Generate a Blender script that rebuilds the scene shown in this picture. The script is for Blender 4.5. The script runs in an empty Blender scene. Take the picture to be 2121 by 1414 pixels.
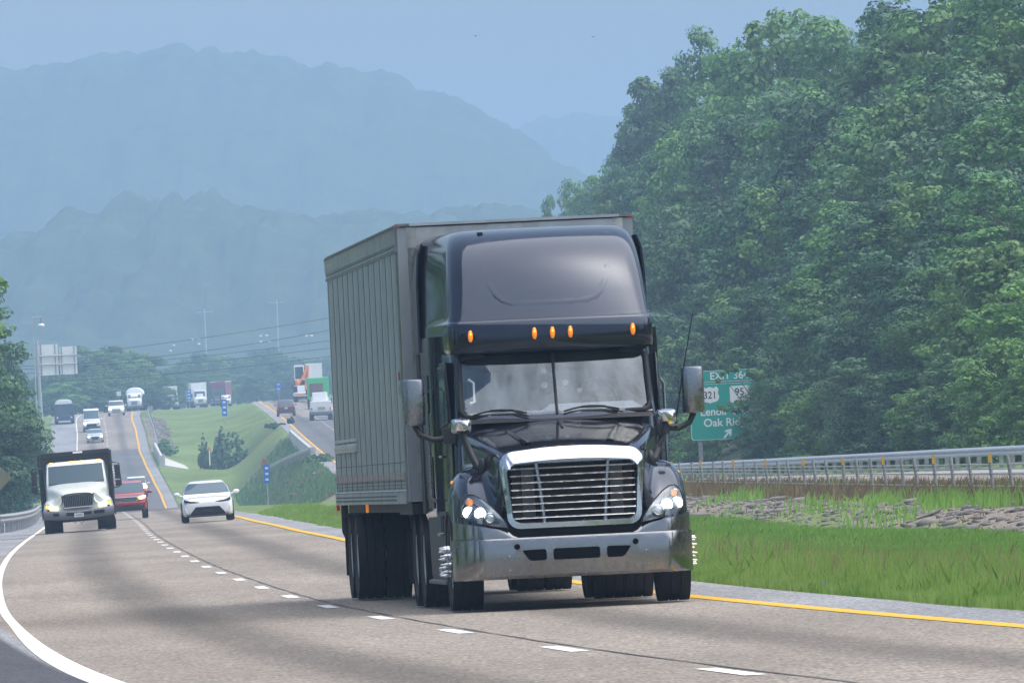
import bpy, bmesh, math, random
import numpy as np
from mathutils import Vector, Matrix
R = math.radians
S = bpy.context.scene
COL = S.collection

# ------------------------------------------------------------------ camera, sky, sun, exposure
F, CX, CY, ROLL, PITCH, EYE = 21000.0, 1060.5, 707.0, 0.048, math.atan(288 / 21000), 1.35
RC = math.sqrt(1 - ROLL * ROLL)
cam = bpy.data.cameras.new('camera'); co = bpy.data.objects.new('camera', cam); COL.objects.link(co)
cam.sensor_width = 36; cam.lens = 36 * F / 2121; cam.clip_start = 1; cam.clip_end = 20000
fw = Vector((0, math.cos(PITCH), math.sin(PITCH))); upv = Vector((0, -math.sin(PITCH), math.cos(PITCH))); rt = Vector((1, 0, 0))
cr = rt * RC - upv * ROLL; cu = rt * ROLL + upv * RC
co.matrix_world = Matrix(((cr.x, cu.x, -fw.x, 0), (cr.y, cu.y, -fw.y, 0), (cr.z, cu.z, -fw.z, EYE), (0, 0, 0, 1)))
S.camera = co
SUN_EL, SUN_AZ = R(66), R(95)          # azimuth clockwise from +Y (the view direction)
world = bpy.data.worlds.new('World'); S.world = world; world.use_nodes = True
wn = world.node_tree.nodes; wl = world.node_tree.links
sky = wn.new('ShaderNodeTexSky'); sky.sky_type = 'NISHITA'; sky.sun_disc = False
sky.sun_elevation = SUN_EL; sky.sun_rotation = SUN_AZ; sky.air_density = 1.2; sky.dust_density = 4.5; sky.ozone_density = 1.5
wl.new(sky.outputs[0], wn['Background'].inputs[0]); wn['Background'].inputs[1].default_value = 0.15
sl = bpy.data.lights.new('sun', 'SUN'); so = bpy.data.objects.new('sun', sl); COL.objects.link(so)
sl.energy = 2.5; sl.angle = R(104); sl.color = (1.0, 0.985, 0.965)
sd = Vector((math.sin(SUN_AZ) * math.cos(SUN_EL), math.cos(SUN_AZ) * math.cos(SUN_EL), math.sin(SUN_EL)))
so.rotation_euler = sd.to_track_quat('Z', 'Y').to_euler(); so.location = (0, 0, 200)
S.view_settings.view_transform = 'Standard'; S.view_settings.look = 'None'; S.view_settings.gamma = 1
S.view_settings.exposure = 0.44
S.cycles.use_denoising = True; S.cycles.volume_bounces = 1; S.cycles.max_bounces = 8
S.cycles.transparent_max_bounces = 12; S.cycles.caustics_reflective = False; S.cycles.caustics_refractive = False

def at(px, py, d):
    """photo pixel and distance along the view -> point in the world"""
    dx, dy = px - CX, py - CY
    u = (dx * RC - dy * ROLL) / F; v = (dx * ROLL + dy * RC) / F
    y = math.cos(PITCH) + v * math.sin(PITCH); z = math.sin(PITCH) - v * math.cos(PITCH)
    t = d / y
    return Vector((u * t, d, EYE + z * t))

# ------------------------------------------------------------------ helpers
def tag(o, label=None, cat=None, group=None, kind=None):
    if label: o['label'] = label
    if cat: o['category'] = cat
    if group: o['group'] = group
    if kind: o['kind'] = kind
    return o

def empty(name, loc=(0, 0, 0), rz=0.0, label=None, cat=None, group=None):
    o = bpy.data.objects.new(name, None); COL.objects.link(o); o.empty_display_size = .2
    o.location = loc; o.rotation_euler = (0, 0, rz)
    return tag(o, label, cat, group)

class MB:
    def __init__(s): s.v = []; s.f = []
    def add(s, vs, fs):
        b = len(s.v); s.v += [tuple(p) for p in vs]; s.f += [tuple(b + i for i in q) for q in fs]; return s
    def box(s, c, d, rz=0.0, rx=0.0, ry=0.0, taper=1.0):
        M = Matrix.Rotation(rz, 3, 'Z') @ Matrix.Rotation(ry, 3, 'Y') @ Matrix.Rotation(rx, 3, 'X'); C = Vector(c)
        vs = []
        for z in (-.5, .5):
            k = taper if z > 0 else 1
            for x, y in ((-.5, -.5), (.5, -.5), (.5, .5), (-.5, .5)):
                vs.append(C + M @ Vector((x * d[0] * k, y * d[1] * k, z * d[2])))
        return s.add(vs, [(0, 3, 2, 1), (4, 5, 6, 7), (0, 1, 5, 4), (1, 2, 6, 5), (2, 3, 7, 6), (3, 0, 4, 7)])
    def loft(s, rings, cap=(True, True), closed=True):
        n = len(rings[0]); vs = [p for r in rings for p in r]; fs = []
        for i in range(len(rings) - 1):
            for j in range(n if closed else n - 1):
                a, b = i * n + j, i * n + (j + 1) % n
                fs.append((a, b, b + n, a + n))
        if cap[0]: fs.append(tuple(range(n - 1, -1, -1)))
        if cap[1]: fs.append(tuple(range((len(rings) - 1) * n, len(rings) * n)))
        return s.add(vs, fs)
    def tube(s, path, r, n=8, r2=None):
        path = [Vector(p) for p in path]; rings = []
        for i, p in enumerate(path):
            t = (path[min(i + 1, len(path) - 1)] - path[max(i - 1, 0)]).normalized()
            a = Vector((0, 0, 1)) if abs(t.z) < .9 else Vector((1, 0, 0))
            u = t.cross(a).normalized(); w = t.cross(u)
            k = i / max(1, len(path) - 1); rr = r if r2 is None else r + (r2 - r) * k
            rings.append([p + u * (rr * math.cos(2 * math.pi * j / n)) + w * (rr * math.sin(2 * math.pi * j / n)) for j in range(n)])
        return s.loft(rings)
    def lathe_x(s, prof, c=(0, 0, 0), n=40, cap=(False, False)):
        rings = [[(c[0] + x, c[1] + r * math.cos(2 * math.pi * j / n), c[2] + r * math.sin(2 * math.pi * j / n)) for j in range(n)] for x, r in prof]
        return s.loft(rings, cap)
    def prism(s, pts, y0, y1):
        """outline in x,z pushed from y0 to y1"""
        return s.loft([[(x, y0, z) for x, z in pts], [(x, y1, z) for x, z in pts]])
    def ell(s, c, r, n=10, m=7):
        rings = []
        for i in range(1, m):
            a = math.pi * i / m
            rings.append([(c[0] + r[0] * math.sin(a) * math.cos(2 * math.pi * j / n), c[1] + r[1] * math.sin(a) * math.sin(2 * math.pi * j / n), c[2] - r[2] * math.cos(a)) for j in range(n)])
        return s.loft(rings)
    def build(s, name, mat, parent=None, smooth=None, bevel=0, sub=0, solid=0):
        me = bpy.data.meshes.new(name); me.from_pydata(s.v, [], s.f); me.update()
        bm = bmesh.new(); bm.from_mesh(me); bmesh.ops.remove_doubles(bm, verts=bm.verts, dist=1e-5)
        bmesh.ops.recalc_face_normals(bm, faces=bm.faces); bm.to_mesh(me); bm.free()
        return finish(me, name, mat, parent, smooth, bevel, sub, solid)

def finish(me, name, mat, parent=None, smooth=None, bevel=0, sub=0, solid=0):
    me.materials.append(mat)
    o = bpy.data.objects.new(name, me); COL.objects.link(o)
    if parent: o.parent = parent
    if smooth is not None:
        me.polygons.foreach_set('use_smooth', [True] * len(me.polygons))
        if smooth < 180: me.set_sharp_from_angle(angle=R(smooth))
    if solid:
        m = o.modifiers.new('solid', 'SOLIDIFY'); m.thickness = solid; m.offset = 0
    if bevel:
        m = o.modifiers.new('bevel', 'BEVEL'); m.width = bevel; m.segments = 2; m.limit_method = 'ANGLE'; m.angle_limit = R(40)
    if sub:
        m = o.modifiers.new('sub', 'SUBSURF'); m.levels = sub; m.render_levels = sub
    return o

def np_mesh(name, V, Fc, mat, parent=None, smooth=None, uv=None, col=None):
    V = np.asarray(V, np.float32); Fc = np.asarray(Fc, np.int32); k = Fc.shape[1]
    me = bpy.data.meshes.new(name)
    me.vertices.add(len(V)); me.vertices.foreach_set('co', V.ravel())
    me.loops.add(Fc.size); me.loops.foreach_set('vertex_index', Fc.ravel())
    me.polygons.add(len(Fc)); me.polygons.foreach_set('loop_start', np.arange(0, Fc.size, k, dtype=np.int32))
    me.update(calc_edges=True)
    if uv is not None:
        l = me.uv_layers.new(name='uv'); l.data.foreach_set('uv', np.asarray(uv, np.float32)[Fc.ravel()].ravel())
    if col is not None:
        a = me.color_attributes.new('tint', 'FLOAT_COLOR', 'POINT')
        a.data.foreach_set('color', np.concatenate([np.asarray(col, np.float32), np.ones((len(V), 1), np.float32)], 1).ravel())
    return finish(me, name, mat, parent, smooth)

def cut(o, cutters):
    """boolean difference, baked into the mesh"""
    for c in cutters:
        m = o.modifiers.new('cut', 'BOOLEAN'); m.object = c; m.operation = 'DIFFERENCE'; m.solver = 'EXACT'
    bpy.context.view_layer.update()
    dg = bpy.context.evaluated_depsgraph_get()
    me = bpy.data.meshes.new_from_object(o.evaluated_get(dg))
    o.modifiers.clear(); o.data = me
    for c in cutters:
        bpy.data.objects.remove(c, do_unlink=True)

def text(name, body, size, mat, parent, loc, align='CENTER', sx=1.0, bold=0.0):
    cu_ = bpy.data.curves.new(name, 'FONT'); cu_.body = body; cu_.size = size; cu_.align_x = align; cu_.align_y = 'CENTER'
    cu_.extrude = .004; cu_.offset = bold
    t = bpy.data.objects.new('t', cu_); COL.objects.link(t); bpy.context.view_layer.update()
    me = bpy.data.meshes.new_from_object(t.evaluated_get(bpy.context.evaluated_depsgraph_get()))
    bpy.data.objects.remove(t, do_unlink=True)
    me.transform(Matrix.Scale(sx, 4, (1, 0, 0))); me.transform(Matrix.Rotation(R(90), 4, 'X')); me.materials.clear()
    o = finish(me, name, mat, parent); o.location = loc
    return o

def copy_tree(o, parent=None):
    c = o.copy(); COL.objects.link(c)
    if parent: c.parent = parent
    for ch in list(o.children): copy_tree(ch, c)
    return c

def curve(xs, ys):
    """monotone-ish cubic through stations"""
    xs = np.array(xs, float); ys = np.array(ys, float)
    h = np.diff(xs); dl = np.diff(ys) / h
    m = np.zeros(len(xs)); m[0], m[-1] = dl[0], dl[-1]
    for i in range(1, len(xs) - 1):
        m[i] = 0 if dl[i - 1] * dl[i] <= 0 else 3 * (h[i] + h[i - 1]) / ((2 * h[i] + h[i - 1]) / dl[i - 1] + (h[i] + 2 * h[i - 1]) / dl[i])
    def f(x):
        x = np.asarray(x, float); i = np.clip(np.searchsorted(xs, x) - 1, 0, len(xs) - 2)
        t = np.clip((x - xs[i]) / h[i], -5, 5); hh = h[i]
        r = (2 * t**3 - 3 * t**2 + 1) * ys[i] + (t**3 - 2 * t**2 + t) * hh * m[i] + (-2 * t**3 + 3 * t**2) * ys[i + 1] + (t**3 - t**2) * hh * m[i + 1]
        r = np.where(x < xs[0], ys[0] + m[0] * (x - xs[0]), r); return np.where(x > xs[-1], ys[-1] + m[-1] * (x - xs[-1]), r)
    return f
def sstep(a, b, x):
    t = np.clip((np.asarray(x, float) - a) / (b - a), 0, 1); return t * t * (3 - 2 * t)

# ------------------------------------------------------------------ materials
def mat(name, col, rough=.5, metal=0.0, coat=0.0, spec=.5, var=.0, vscale=8.0, bump=0.0, bscale=40.0, emit=0.0, coat_ior=1.5, dirt=None, dscale=3.0, damt=.3, ctint=(1, 1, 1), stint=(1, 1, 1), drough=.3):
    m = bpy.data.materials.new(name); m.use_nodes = True; n = m.node_tree.nodes; l = m.node_tree.links; b = n['Principled BSDF']
    b.inputs['Base Color'].default_value = (*col, 1); b.inputs['Roughness'].default_value = rough; b.inputs['Metallic'].default_value = metal
    b.inputs['Coat Weight'].default_value = coat; b.inputs['Coat Roughness'].default_value = .04; b.inputs['Coat IOR'].default_value = coat_ior; b.inputs['Coat Tint'].default_value = (*ctint, 1)
    b.inputs['Specular IOR Level'].default_value = spec; b.inputs['Specular Tint'].default_value = (*stint, 1)
    tc = n.new('ShaderNodeTexCoord'); src = None
    def noise(sc, det=4, rgh=.6):
        t = n.new('ShaderNodeTexNoise'); t.inputs['Scale'].default_value = sc; t.inputs['Detail'].default_value = det; t.inputs['Roughness'].default_value = rgh
        l.new(tc.outputs['Object'], t.inputs['Vector']); return t
    if var:
        t = noise(vscale); mp = n.new('ShaderNodeMapRange'); mp.inputs[1].default_value = .3; mp.inputs[2].default_value = .7
        mp.inputs[3].default_value = 1 - var; mp.inputs[4].default_value = 1 + var; l.new(t.outputs[0], mp.inputs[0])
        x = n.new('ShaderNodeVectorMath'); x.operation = 'SCALE'; x.inputs[0].default_value = col; l.new(mp.outputs[0], x.inputs[3]); src = x.outputs[0]
    if dirt:
        t = noise(dscale, 6, .7); mp = n.new('ShaderNodeMapRange'); mp.inputs[1].default_value = .5; mp.inputs[2].default_value = .75; mp.inputs[4].default_value = damt
        l.new(t.outputs[0], mp.inputs[0]); mx = n.new('ShaderNodeMix'); mx.data_type = 'RGBA'
        l.new(mp.outputs[0], mx.inputs[0]); mx.inputs[7].default_value = (*dirt, 1)
        if src: l.new(src, mx.inputs[6])
        else: mx.inputs[6].default_value = (*col, 1)
        src = mx.outputs[2]
        mr = n.new('ShaderNodeMapRange'); mr.inputs[1].default_value = .4; mr.inputs[2].default_value = .8; mr.inputs[3].default_value = rough; mr.inputs[4].default_value = min(1, rough + drough)
        l.new(t.outputs[0], mr.inputs[0]); l.new(mr.outputs[0], b.inputs['Roughness'])
    if src: l.new(src, b.inputs['Base Color'])
    if bump:
        t = noise(bscale); bp = n.new('ShaderNodeBump'); bp.inputs['Strength'].default_value = bump; bp.inputs['Distance'].default_value = .02
        l.new(t.outputs[0], bp.inputs['Height']); l.new(bp.outputs[0], b.inputs['Normal'])
    if emit:
        b.inputs['Emission Color'].default_value = (*col, 1); b.inputs['Emission Strength'].default_value = emit
    return m

def glass_mat(name, tint, refl=.25, rough=.02, trans=.75):
    m = bpy.data.materials.new(name); m.use_nodes = True; n = m.node_tree.nodes; l = m.node_tree.links; n.clear()
    o = n.new('ShaderNodeOutputMaterial'); mx = n.new('ShaderNodeMixShader'); g = n.new('ShaderNodeBsdfGlossy'); t = n.new('ShaderNodeBsdfTransparent')
    t.inputs[0].default_value = (*tint, 1); g.inputs['Roughness'].default_value = rough; g.inputs[0].default_value = (.86, .95, 1, 1)
    lw = n.new('ShaderNodeLayerWeight'); lw.inputs[0].default_value = .5; fr = n.new('ShaderNodeMath'); fr.operation = 'POWER'; fr.inputs[1].default_value = 5; l.new(lw.outputs['Facing'], fr.inputs[0]); ad = n.new('ShaderNodeMath'); ad.operation = 'ADD'; ad.use_clamp = True
    l.new(fr.outputs[0], ad.inputs[0])
    tcg_ = n.new('ShaderNodeTexCoord'); mpg = n.new('ShaderNodeMapping'); mpg.inputs['Scale'].default_value = (5, 5, .9); l.new(tcg_.outputs['Object'], mpg.inputs[0]); nzg = n.new('ShaderNodeTexNoise'); nzg.inputs['Scale'].default_value = 1.0; nzg.inputs['Detail'].default_value = 5; l.new(mpg.outputs[0], nzg.inputs['Vector'])
    mrg = n.new('ShaderNodeMapRange'); mrg.inputs[1].default_value = .3; mrg.inputs[2].default_value = .7; mrg.inputs[3].default_value = .03 + refl * .55; mrg.inputs[4].default_value = .05 + refl * 1.45; l.new(nzg.outputs[0], mrg.inputs[0]); l.new(mrg.outputs[0], ad.inputs[1]); l.new(ad.outputs[0], mx.inputs[0])
    l.new(t.outputs[0], mx.inputs[1]); l.new(g.outputs[0], mx.inputs[2]); l.new(mx.outputs[0], o.inputs[0])
    return m

def leaf_mat(name, a, b_, trans=.2):
    m = bpy.data.materials.new(name); m.use_nodes = True; n = m.node_tree.nodes; l = m.node_tree.links; p = n['Principled BSDF']; out = n['Material Output']
    geo = n.new('ShaderNodeNewGeometry'); oi = n.new('ShaderNodeObjectInfo'); tc = n.new('ShaderNodeTexCoord')
    t = n.new('ShaderNodeTexNoise'); t.inputs['Scale'].default_value = .55; t.inputs['Detail'].default_value = 3; l.new(tc.outputs['Object'], t.inputs['Vector'])
    s1 = n.new('ShaderNodeMath'); s1.operation = 'MULTIPLY'; s1.inputs[1].default_value = .45; l.new(geo.outputs['Random Per Island'], s1.inputs[0])
    s2 = n.new('ShaderNodeMapRange'); s2.inputs[1].default_value = .35; s2.inputs[2].default_value = .65; s2.inputs[3].default_value = 0; s2.inputs[4].default_value = .45; l.new(t.outputs[0], s2.inputs[0])
    s3 = n.new('ShaderNodeMath'); s3.operation = 'ADD'; l.new(s1.outputs[0], s3.inputs[0]); l.new(s2.outputs[0], s3.inputs[1])
    mx = n.new('ShaderNodeMix'); mx.data_type = 'RGBA'; l.new(s3.outputs[0], mx.inputs[0]); mx.inputs[6].default_value = (*a, 1); mx.inputs[7].default_value = (*b_, 1)
    hs = n.new('ShaderNodeHueSaturation'); l.new(mx.outputs[2], hs.inputs['Color'])
    vr = n.new('ShaderNodeMapRange'); vr.inputs[3].default_value = .72; vr.inputs[4].default_value = 1.3; l.new(oi.outputs['Random'], vr.inputs[0]); l.new(vr.outputs[0], hs.inputs['Value'])
    l.new(hs.outputs[0], p.inputs['Base Color']); p.inputs['Roughness'].default_value = .45; p.inputs['Specular IOR Level'].default_value = .35
    tr = n.new('ShaderNodeBsdfTranslucent'); l.new(hs.outputs[0], tr.inputs[0]); ms = n.new('ShaderNodeMixShader'); ms.inputs[0].default_value = trans
    l.new(p.outputs[0], ms.inputs[1]); l.new(tr.outputs[0], ms.inputs[2]); l.new(ms.outputs[0], out.inputs[0])
    return m

M = {}
M['black'] = mat('black_paint', (.010, .011, .016), .07, 0, 0, .85, stint=(.66, .78, 1.0), drough=.10, dirt=(.05, .05, .055), dscale=9, damt=.12)
M['plastic'] = mat('black_plastic', (.018, .019, .022), .5, var=.2)
M['rubber'] = mat('tyre_rubber', (.014, .015, .017), .75, var=.3, vscale=12)
M['chrome'] = mat('chrome', (.62, .645, .67), .09, 1.0, dirt=(.3, .3, .3), dscale=14, damt=.35)
M['brushed'] = mat('brushed_metal', (.29, .305, .33), .22, 1.0, dirt=(.10, .10, .11), dscale=16, damt=.3)
M['dchrome'] = mat('dark_chrome', (.31, .305, .30), .13, 1.0, dirt=(.14, .135, .13), dscale=7, damt=.45)
M['alu'] = mat('weathered_aluminium', (.26, .26, .27), .34, .9, var=.25, vscale=5, bump=.25, bscale=24, dirt=(.17, .16, .15), dscale=2.2, damt=.6)
M['cap'] = mat('cap_aluminium', (.52, .53, .54), .36, .55, var=.15, vscale=2, dirt=(.22, .18, .14), dscale=1.1, damt=.7)
M['rim'] = mat('steel_rim', (.42, .42, .42), .4, .6, dirt=(.1, .09, .08), dscale=6, damt=.6)
M['wall'] = mat('trailer_grey', (.285, .318, .345), .42, 0, .15, var=.07, vscale=1.3, dirt=(.185, .20, .215), dscale=1.6, damt=.35)
M['seam'] = mat('seam_dark', (.10, .105, .11), .7)
M['darksteel'] = mat('dark_steel', (.025, .025, .027), .6, .2, var=.3)
M['tag'] = mat('tag_grey', (.10, .11, .115), .6)
M['amber'] = mat('amber_lens', (1.0, .30, .02), .2, 0, .5, emit=.35)
M['amber_lit'] = mat('amber_lens_lit', (1.0, .38, .03), .2, emit=2.2)
M['red_lens'] = mat('red_lens', (.55, .02, .02), .25, emit=.15)
M['lamp'] = mat('lit_headlamp', (1.0, .97, .88), .2, emit=14.0)
M['lampfar'] = mat('lit_headlamp_warm', (1.0, .9, .62), .2, emit=5.0)
M['whitepaint'] = mat('white_paint', (.78, .79, .80), .3, 0, .6, var=.03)
M['cream'] = mat('cream_paint', (.70, .74, .70), .3, 0, .6, var=.04)
M['redpaint'] = mat('red_paint', (.32, .012, .02), .3, 0, .8)
M['maroon'] = mat('maroon_paint', (.09, .012, .02), .3, 0, .8)
M['greypl'] = mat('grey_bumper', (.13, .135, .15), .5, var=.1)
M['gap'] = mat('dark_gap', (.006, .006, .007), .8)
M['curtain'] = mat('pale_interior', (.80, .82, .82), .8, var=.12, vscale=4)
M['dash'] = mat('grey_dash', (.34, .36, .38), .6)
M['glass'] = glass_mat('windshield_glass', (.90, .94, .96), .075)
M['dglass'] = mat('dark_window', (.03, .045, .055), .06, 0, 0, .9)
M['cglass'] = mat('blue_window', (.06, .10, .12), .05, 0, .7, .0, coat_ior=1.5, ctint=(.85, .95, 1))
M['lens'] = glass_mat('lens_clear', (.92, .94, .95), .08)
M['lhouse'] = mat('lamp_housing', (.34, .36, .38), .28, .7)
M['reflector'] = mat('lamp_reflector', (.85, .87, .9), .12, 1.0)
M['galv'] = mat('galvanised_steel', (.5, .52, .54), .42, .6, var=.12, vscale=3)
M['galv2'] = mat('weathered_post', (.30, .31, .31), .6, .3, var=.2, vscale=6)
M['yellowref'] = mat('yellow_reflector', (.62, .36, .04), .6)
M['concrete'] = mat('concrete', (.5, .5, .47), .85, var=.15, vscale=2)
M['signgreen'] = mat('sign_green', (.0, .34, .26), .45, var=.05)
M['signblue'] = mat('sign_blue', (.02, .17, .62), .45)
M['signwhite'] = mat('sign_white', (.82, .83, .84), .45)
M['signback'] = mat('sign_back', (.84, .85, .86), .5, .0, var=.06, vscale=1)
M['signblack'] = mat('sign_black', (.02, .02, .02), .5)
M['orange'] = mat('orange_paint', (.75, .22, .03), .5)
M['bark'] = mat('bark', (.11, .085, .065), .9, var=.3, vscale=4)
M['plate'] = mat('plate_white', (.6, .63, .62), .5)
M['rock'] = mat('grey_rock', (.185, .172, .16), .9, var=.4, vscale=.9, bump=.5, bscale=6)
M['leaf0'] = leaf_mat('leaf_mid', (.042, .130, .034), (.145, .310, .072))
M['leaf1'] = leaf_mat('leaf_yellow', (.070, .185, .034), (.205, .370, .085))
M['leaf2'] = leaf_mat('leaf_dark', (.022, .080, .034), (.080, .205, .068))
M['leaf3'] = leaf_mat('leaf_silver', (.058, .145, .062), (.185, .330, .135))
M['grassb'] = leaf_mat('grass_blade', (.140, .295, .045), (.300, .480, .115), .45)
M['grassv'] = leaf_mat('verge_blade', (.140, .275, .040), (.350, .460, .130), .45)
M['weed'] = leaf_mat('brown_weed', (.18, .135, .08), (.33, .26, .14), .3)
# ------------------------------------------------------------------ the two carriageways, as distances along the view
XL = curve([-80, -20, 30, 50, 80, 110, 160, 222, 286, 371, 452, 600, 780, 950, 1085, 1180, 1245, 1370, 1500, 1700, 1900, 2400],
           [26, 16, 8.9, 6.75, 3.95, 1.80, -1.0, -4.0, -6.8, -10.3, -13.7, -20.0, -27.0, -33.2, -39.6, -43.9, -46.6, -51.6, -53.8, -55.2, -55.4, -52])
ZL = curve([-80, 0, 60, 110, 160, 222, 286, 371, 452, 560, 620, 700, 800, 880, 950, 985, 1020, 1085, 1180, 1245, 1370, 1450, 1700, 1850, 2000, 2400],
           [.1, 0, 0, 0.01, .10, .26, .38, .51, .60, .78, .45, -.9, -1.3, -.6, .70, 1.50, 2.55, 4.45, 7.1, 9.25, 13.0, 13.9, 16.0, 17.6, 19.0, 23.0])
XR = curve([-80, 0, 100, 187, 233, 285, 340, 379, 485, 600, 862, 980, 1153, 1325, 1390, 1500, 1700, 1900, 2400],
           [36, 25, 16.6, 12.2, 10.3, 7.9, 5.2, 3.1, -2.8, -7.5, -15.8, -20.2, -26.0, -32.4, -34.8, -37, -38.5, -38.7, -36])
ZR = curve([-80, 60, 187, 232, 323, 400, 485, 600, 720, 862, 980, 1153, 1325, 1390, 1450, 1700, 2000, 2400],
           [.5, .55, .66, .74, .95, 1.0, 1.05, 1.3, 2.1, 3.9, 6.25, 9.35, 12.6, 13.7, 14.4, 16.2, 19.2, 23.2])
EL = curve([-80, 90, 136, 210, 330, 600, 950, 2400], [0, 0, .006, .014, .022, .02, .01, .01])   # cross fall of the left carriageway
SHL = curve([-80, 290, 330, 400, 440, 2400], [9, 9, 8.2, 4.4, 3.2, 3.2])                       # pavement left of the white line
LW = 3.64
def zl(s, d): return ZL(d) + EL(d) * np.minimum(s, 0)
def sl_edge(d): return -2 * LW - SHL(d)
def sep(d): return XR(d) - XL(d)
RE = 10.5                                                                                      # right carriageway: yellow line to outer edge

def hash2(x, y): return np.modf(np.sin(x * 127.1 + y * 311.7) * 43758.5453)[0]
def vnoise(x, y):
    xi, yi = np.floor(x), np.floor(y); fx, fy = x - xi, y - yi; fx = fx * fx * (3 - 2 * fx); fy = fy * fy * (3 - 2 * fy)
    h = lambda a, b: np.abs(hash2(a, b))
    return (h(xi, yi) * (1 - fx) + h(xi + 1, yi) * fx) * (1 - fy) + (h(xi, yi + 1) * (1 - fx) + h(xi + 1, yi + 1) * fx) * fy
def fbm(x, y, o=4):
    r = 0; a = .5
    for k in range(o): r = r + a * vnoise(x * 2**k + 17 * k, y * 2**k + 5 * k); a *= .5
    return r

def zg(s, d):
    """height of the natural ground, s = metres right of the left carriageway's yellow line"""
    s = np.asarray(s, float); d = np.asarray(d, float); sp = sep(d); e = sl_edge(d)
    z0 = zl(e, d); far = sstep(1380, 1500, d)
    a = e - s                                                    # left of the pavement
    up = sstep(330, 420, d) * (1 - sstep(960, 1060, d))
    left = z0 - .06 - .3 * sstep(0, 6, a) * (1 - up) + up * .30 * np.clip(a - 5, 0, 14) + .03 * np.clip(a, 0, 200) * sstep(960, 1100, d)
    t = np.clip((s - 1.1) / (sp - 2.3), 0, 1); zr = ZR(d); zle = ZL(d)
    nm = .12 * sstep(0, .5, t) + .72 * sstep(.50, .72, t) + .16 * sstep(.72, 1, t)
    near = zle - .03 + (zr - zle - .05) * nm + .05 * np.sin(s * 1.3 + d * .11) * sstep(0, .2, t) * (1 - sstep(.5, .7, t))
    gul = 2.6 * np.exp(-((d - 1132) / 26.0)**2)
    tl = sstep(1150, 1210, d); fr = zle - .03 + (zr - zle) * (t * tl + (1 - tl) * sstep(.5, 1, t)) - (1.0 - .6 * (1 - tl) + gul) * (4 * t * (1 - t))**1.0 * (1 - .6 * far) + .25 * np.sin(d * .035 + s * .3) * 4 * t * (1 - t)
    k = sstep(420, 640, d); med = near * (1 - k) + fr * k
    b = s - sp - RE
    right = zr - .06 + .10 * np.clip(b - 1.5, 0, 3) + .38 * np.clip(b - 5, 0, 34) * (1 - sstep(800, 1000, d))
    z = np.where(s < e, left, np.where(s < 1.1, zl(s, d), np.where(s < sp - 1.2, med, np.where(s < sp + RE, zr, right))))
    rise = np.interp(d, [1400, 2000, 2350, 2500, 2900, 3300, 9000], [0, 0, 1, 5, 18, 22, 30])
    return z + rise * 1.0

def hit(px, py, d0=620, d1=1420):
    """first place where the view through a photo pixel meets the ground"""
    for d in np.arange(d0, d1, 2.0):
        q = at(px, py, float(d))
        if q.z <= ground_at(q.x, float(d)): return float(d)
    return d1
def ground_at(x, y):
    return float(zg(float(x) - float(XL(y)), y))

ds = np.concatenate([np.arange(-2950, -55, 260.), np.arange(-55, 60, 6.), np.arange(60, 460, 2.5), np.arange(460, 1400, 5.), np.arange(1400, 2400, 20.), np.arange(2400, 3400, 60.), np.arange(3400, 8801, 600.)])
rows = []; uvs = []
tm = np.linspace(0, 1, 34)
Lout = -np.array([1300, 700, 380, 220, 140, 95, 70, 54, 42, 33, 26, 20, 16, 13, 10, 8, 6.5, 5, 4, 3, 2, 1.2, .6, .2])
Rout = -Lout[::-1]
for d in ds:
    e = float(sl_edge(d)); sp = float(sep(d))
    s = np.concatenate([e + Lout, [e, e + .02], np.linspace(e + .5, .6, 8), [1.08], 1.1 + (sp - 2.3) * tm, [sp - 1.18], np.linspace(sp, sp + RE - .5, 6), [sp + RE - .02, sp + RE], sp + RE + Rout])
    z = zg(s, d)
    inroad = ((s > e + .01) & (s < 1.09)) | ((s > sp - 1.19) & (s < sp + RE - .01))
    z = z - np.where(inroad, .25, 0)
    rows.append(np.stack([s + float(XL(d)), np.full_like(s, d), z], 1)); uvs.append(np.stack([s, np.full_like(s, d)], 1))
G = np.array(rows); U = np.array(uvs); nr, nc = G.shape[:2]
jj, ii = np.meshgrid(np.arange(nr - 1), np.arange(nc - 1), indexing='ij'); b0 = (jj * nc + ii).ravel()
quads = np.stack([b0, b0 + 1, b0 + nc + 1, b0 + nc], 1)
sg, dg_ = U[..., 0].ravel(), U[..., 1].ravel(); spg = sep(dg_); eg = sl_edge(dg_); tg = (sg - 1.1) / (spg - 2.3)
grass = np.array([.145, .205, .062]); dirtc = np.array([.23, .16, .10]); brown = np.array([.165, .125, .075]); forest = np.array([.045, .055, .028]); rockc = np.array([.24, .205, .165]); pale = np.array([.062, .10, .05])
tint = np.tile(grass, (len(sg), 1))
def blend(w, c):
    global tint
    tint = tint * (1 - w[:, None]) + np.array(c) * w[:, None]
nz = fbm(sg * .5, dg_ * .09)
blend(np.where((tg > 0) & (tg < 1), sstep(.56, .62, tg + (nz - .45) * .25) * (1 - sstep(.80, .84, tg)) * (1 - sstep(430, 520, dg_)), 0), rockc)
blend(np.where((tg > 0) & (tg < 1.01), sstep(.78, .84, tg) * (1 - sstep(.95, .98, tg) * .5) * (1 - sstep(430, 520, dg_)), 0), brown)
rb = np.where((tg > 0) & (tg < 1), sstep(.60, .68, tg + (nz - .45) * .3) * (1 - sstep(.93, .97, tg)) * sstep(560, 640, dg_) * (1 - sstep(960, 1040, dg_)), 0)
blend(rb * .85, rockc * .9)
blend(np.where((tg > .66) & (tg < .92), np.exp(-((dg_ - 1092) / 9.0)**2), 0), [.33, .15, .09])
blend(np.where((tg > .0) & (tg < .16), sstep(1180, 1200, dg_ + nz * 30) * (1 - sstep(1310, 1350, dg_)), 0) * .9, rockc)
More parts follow.
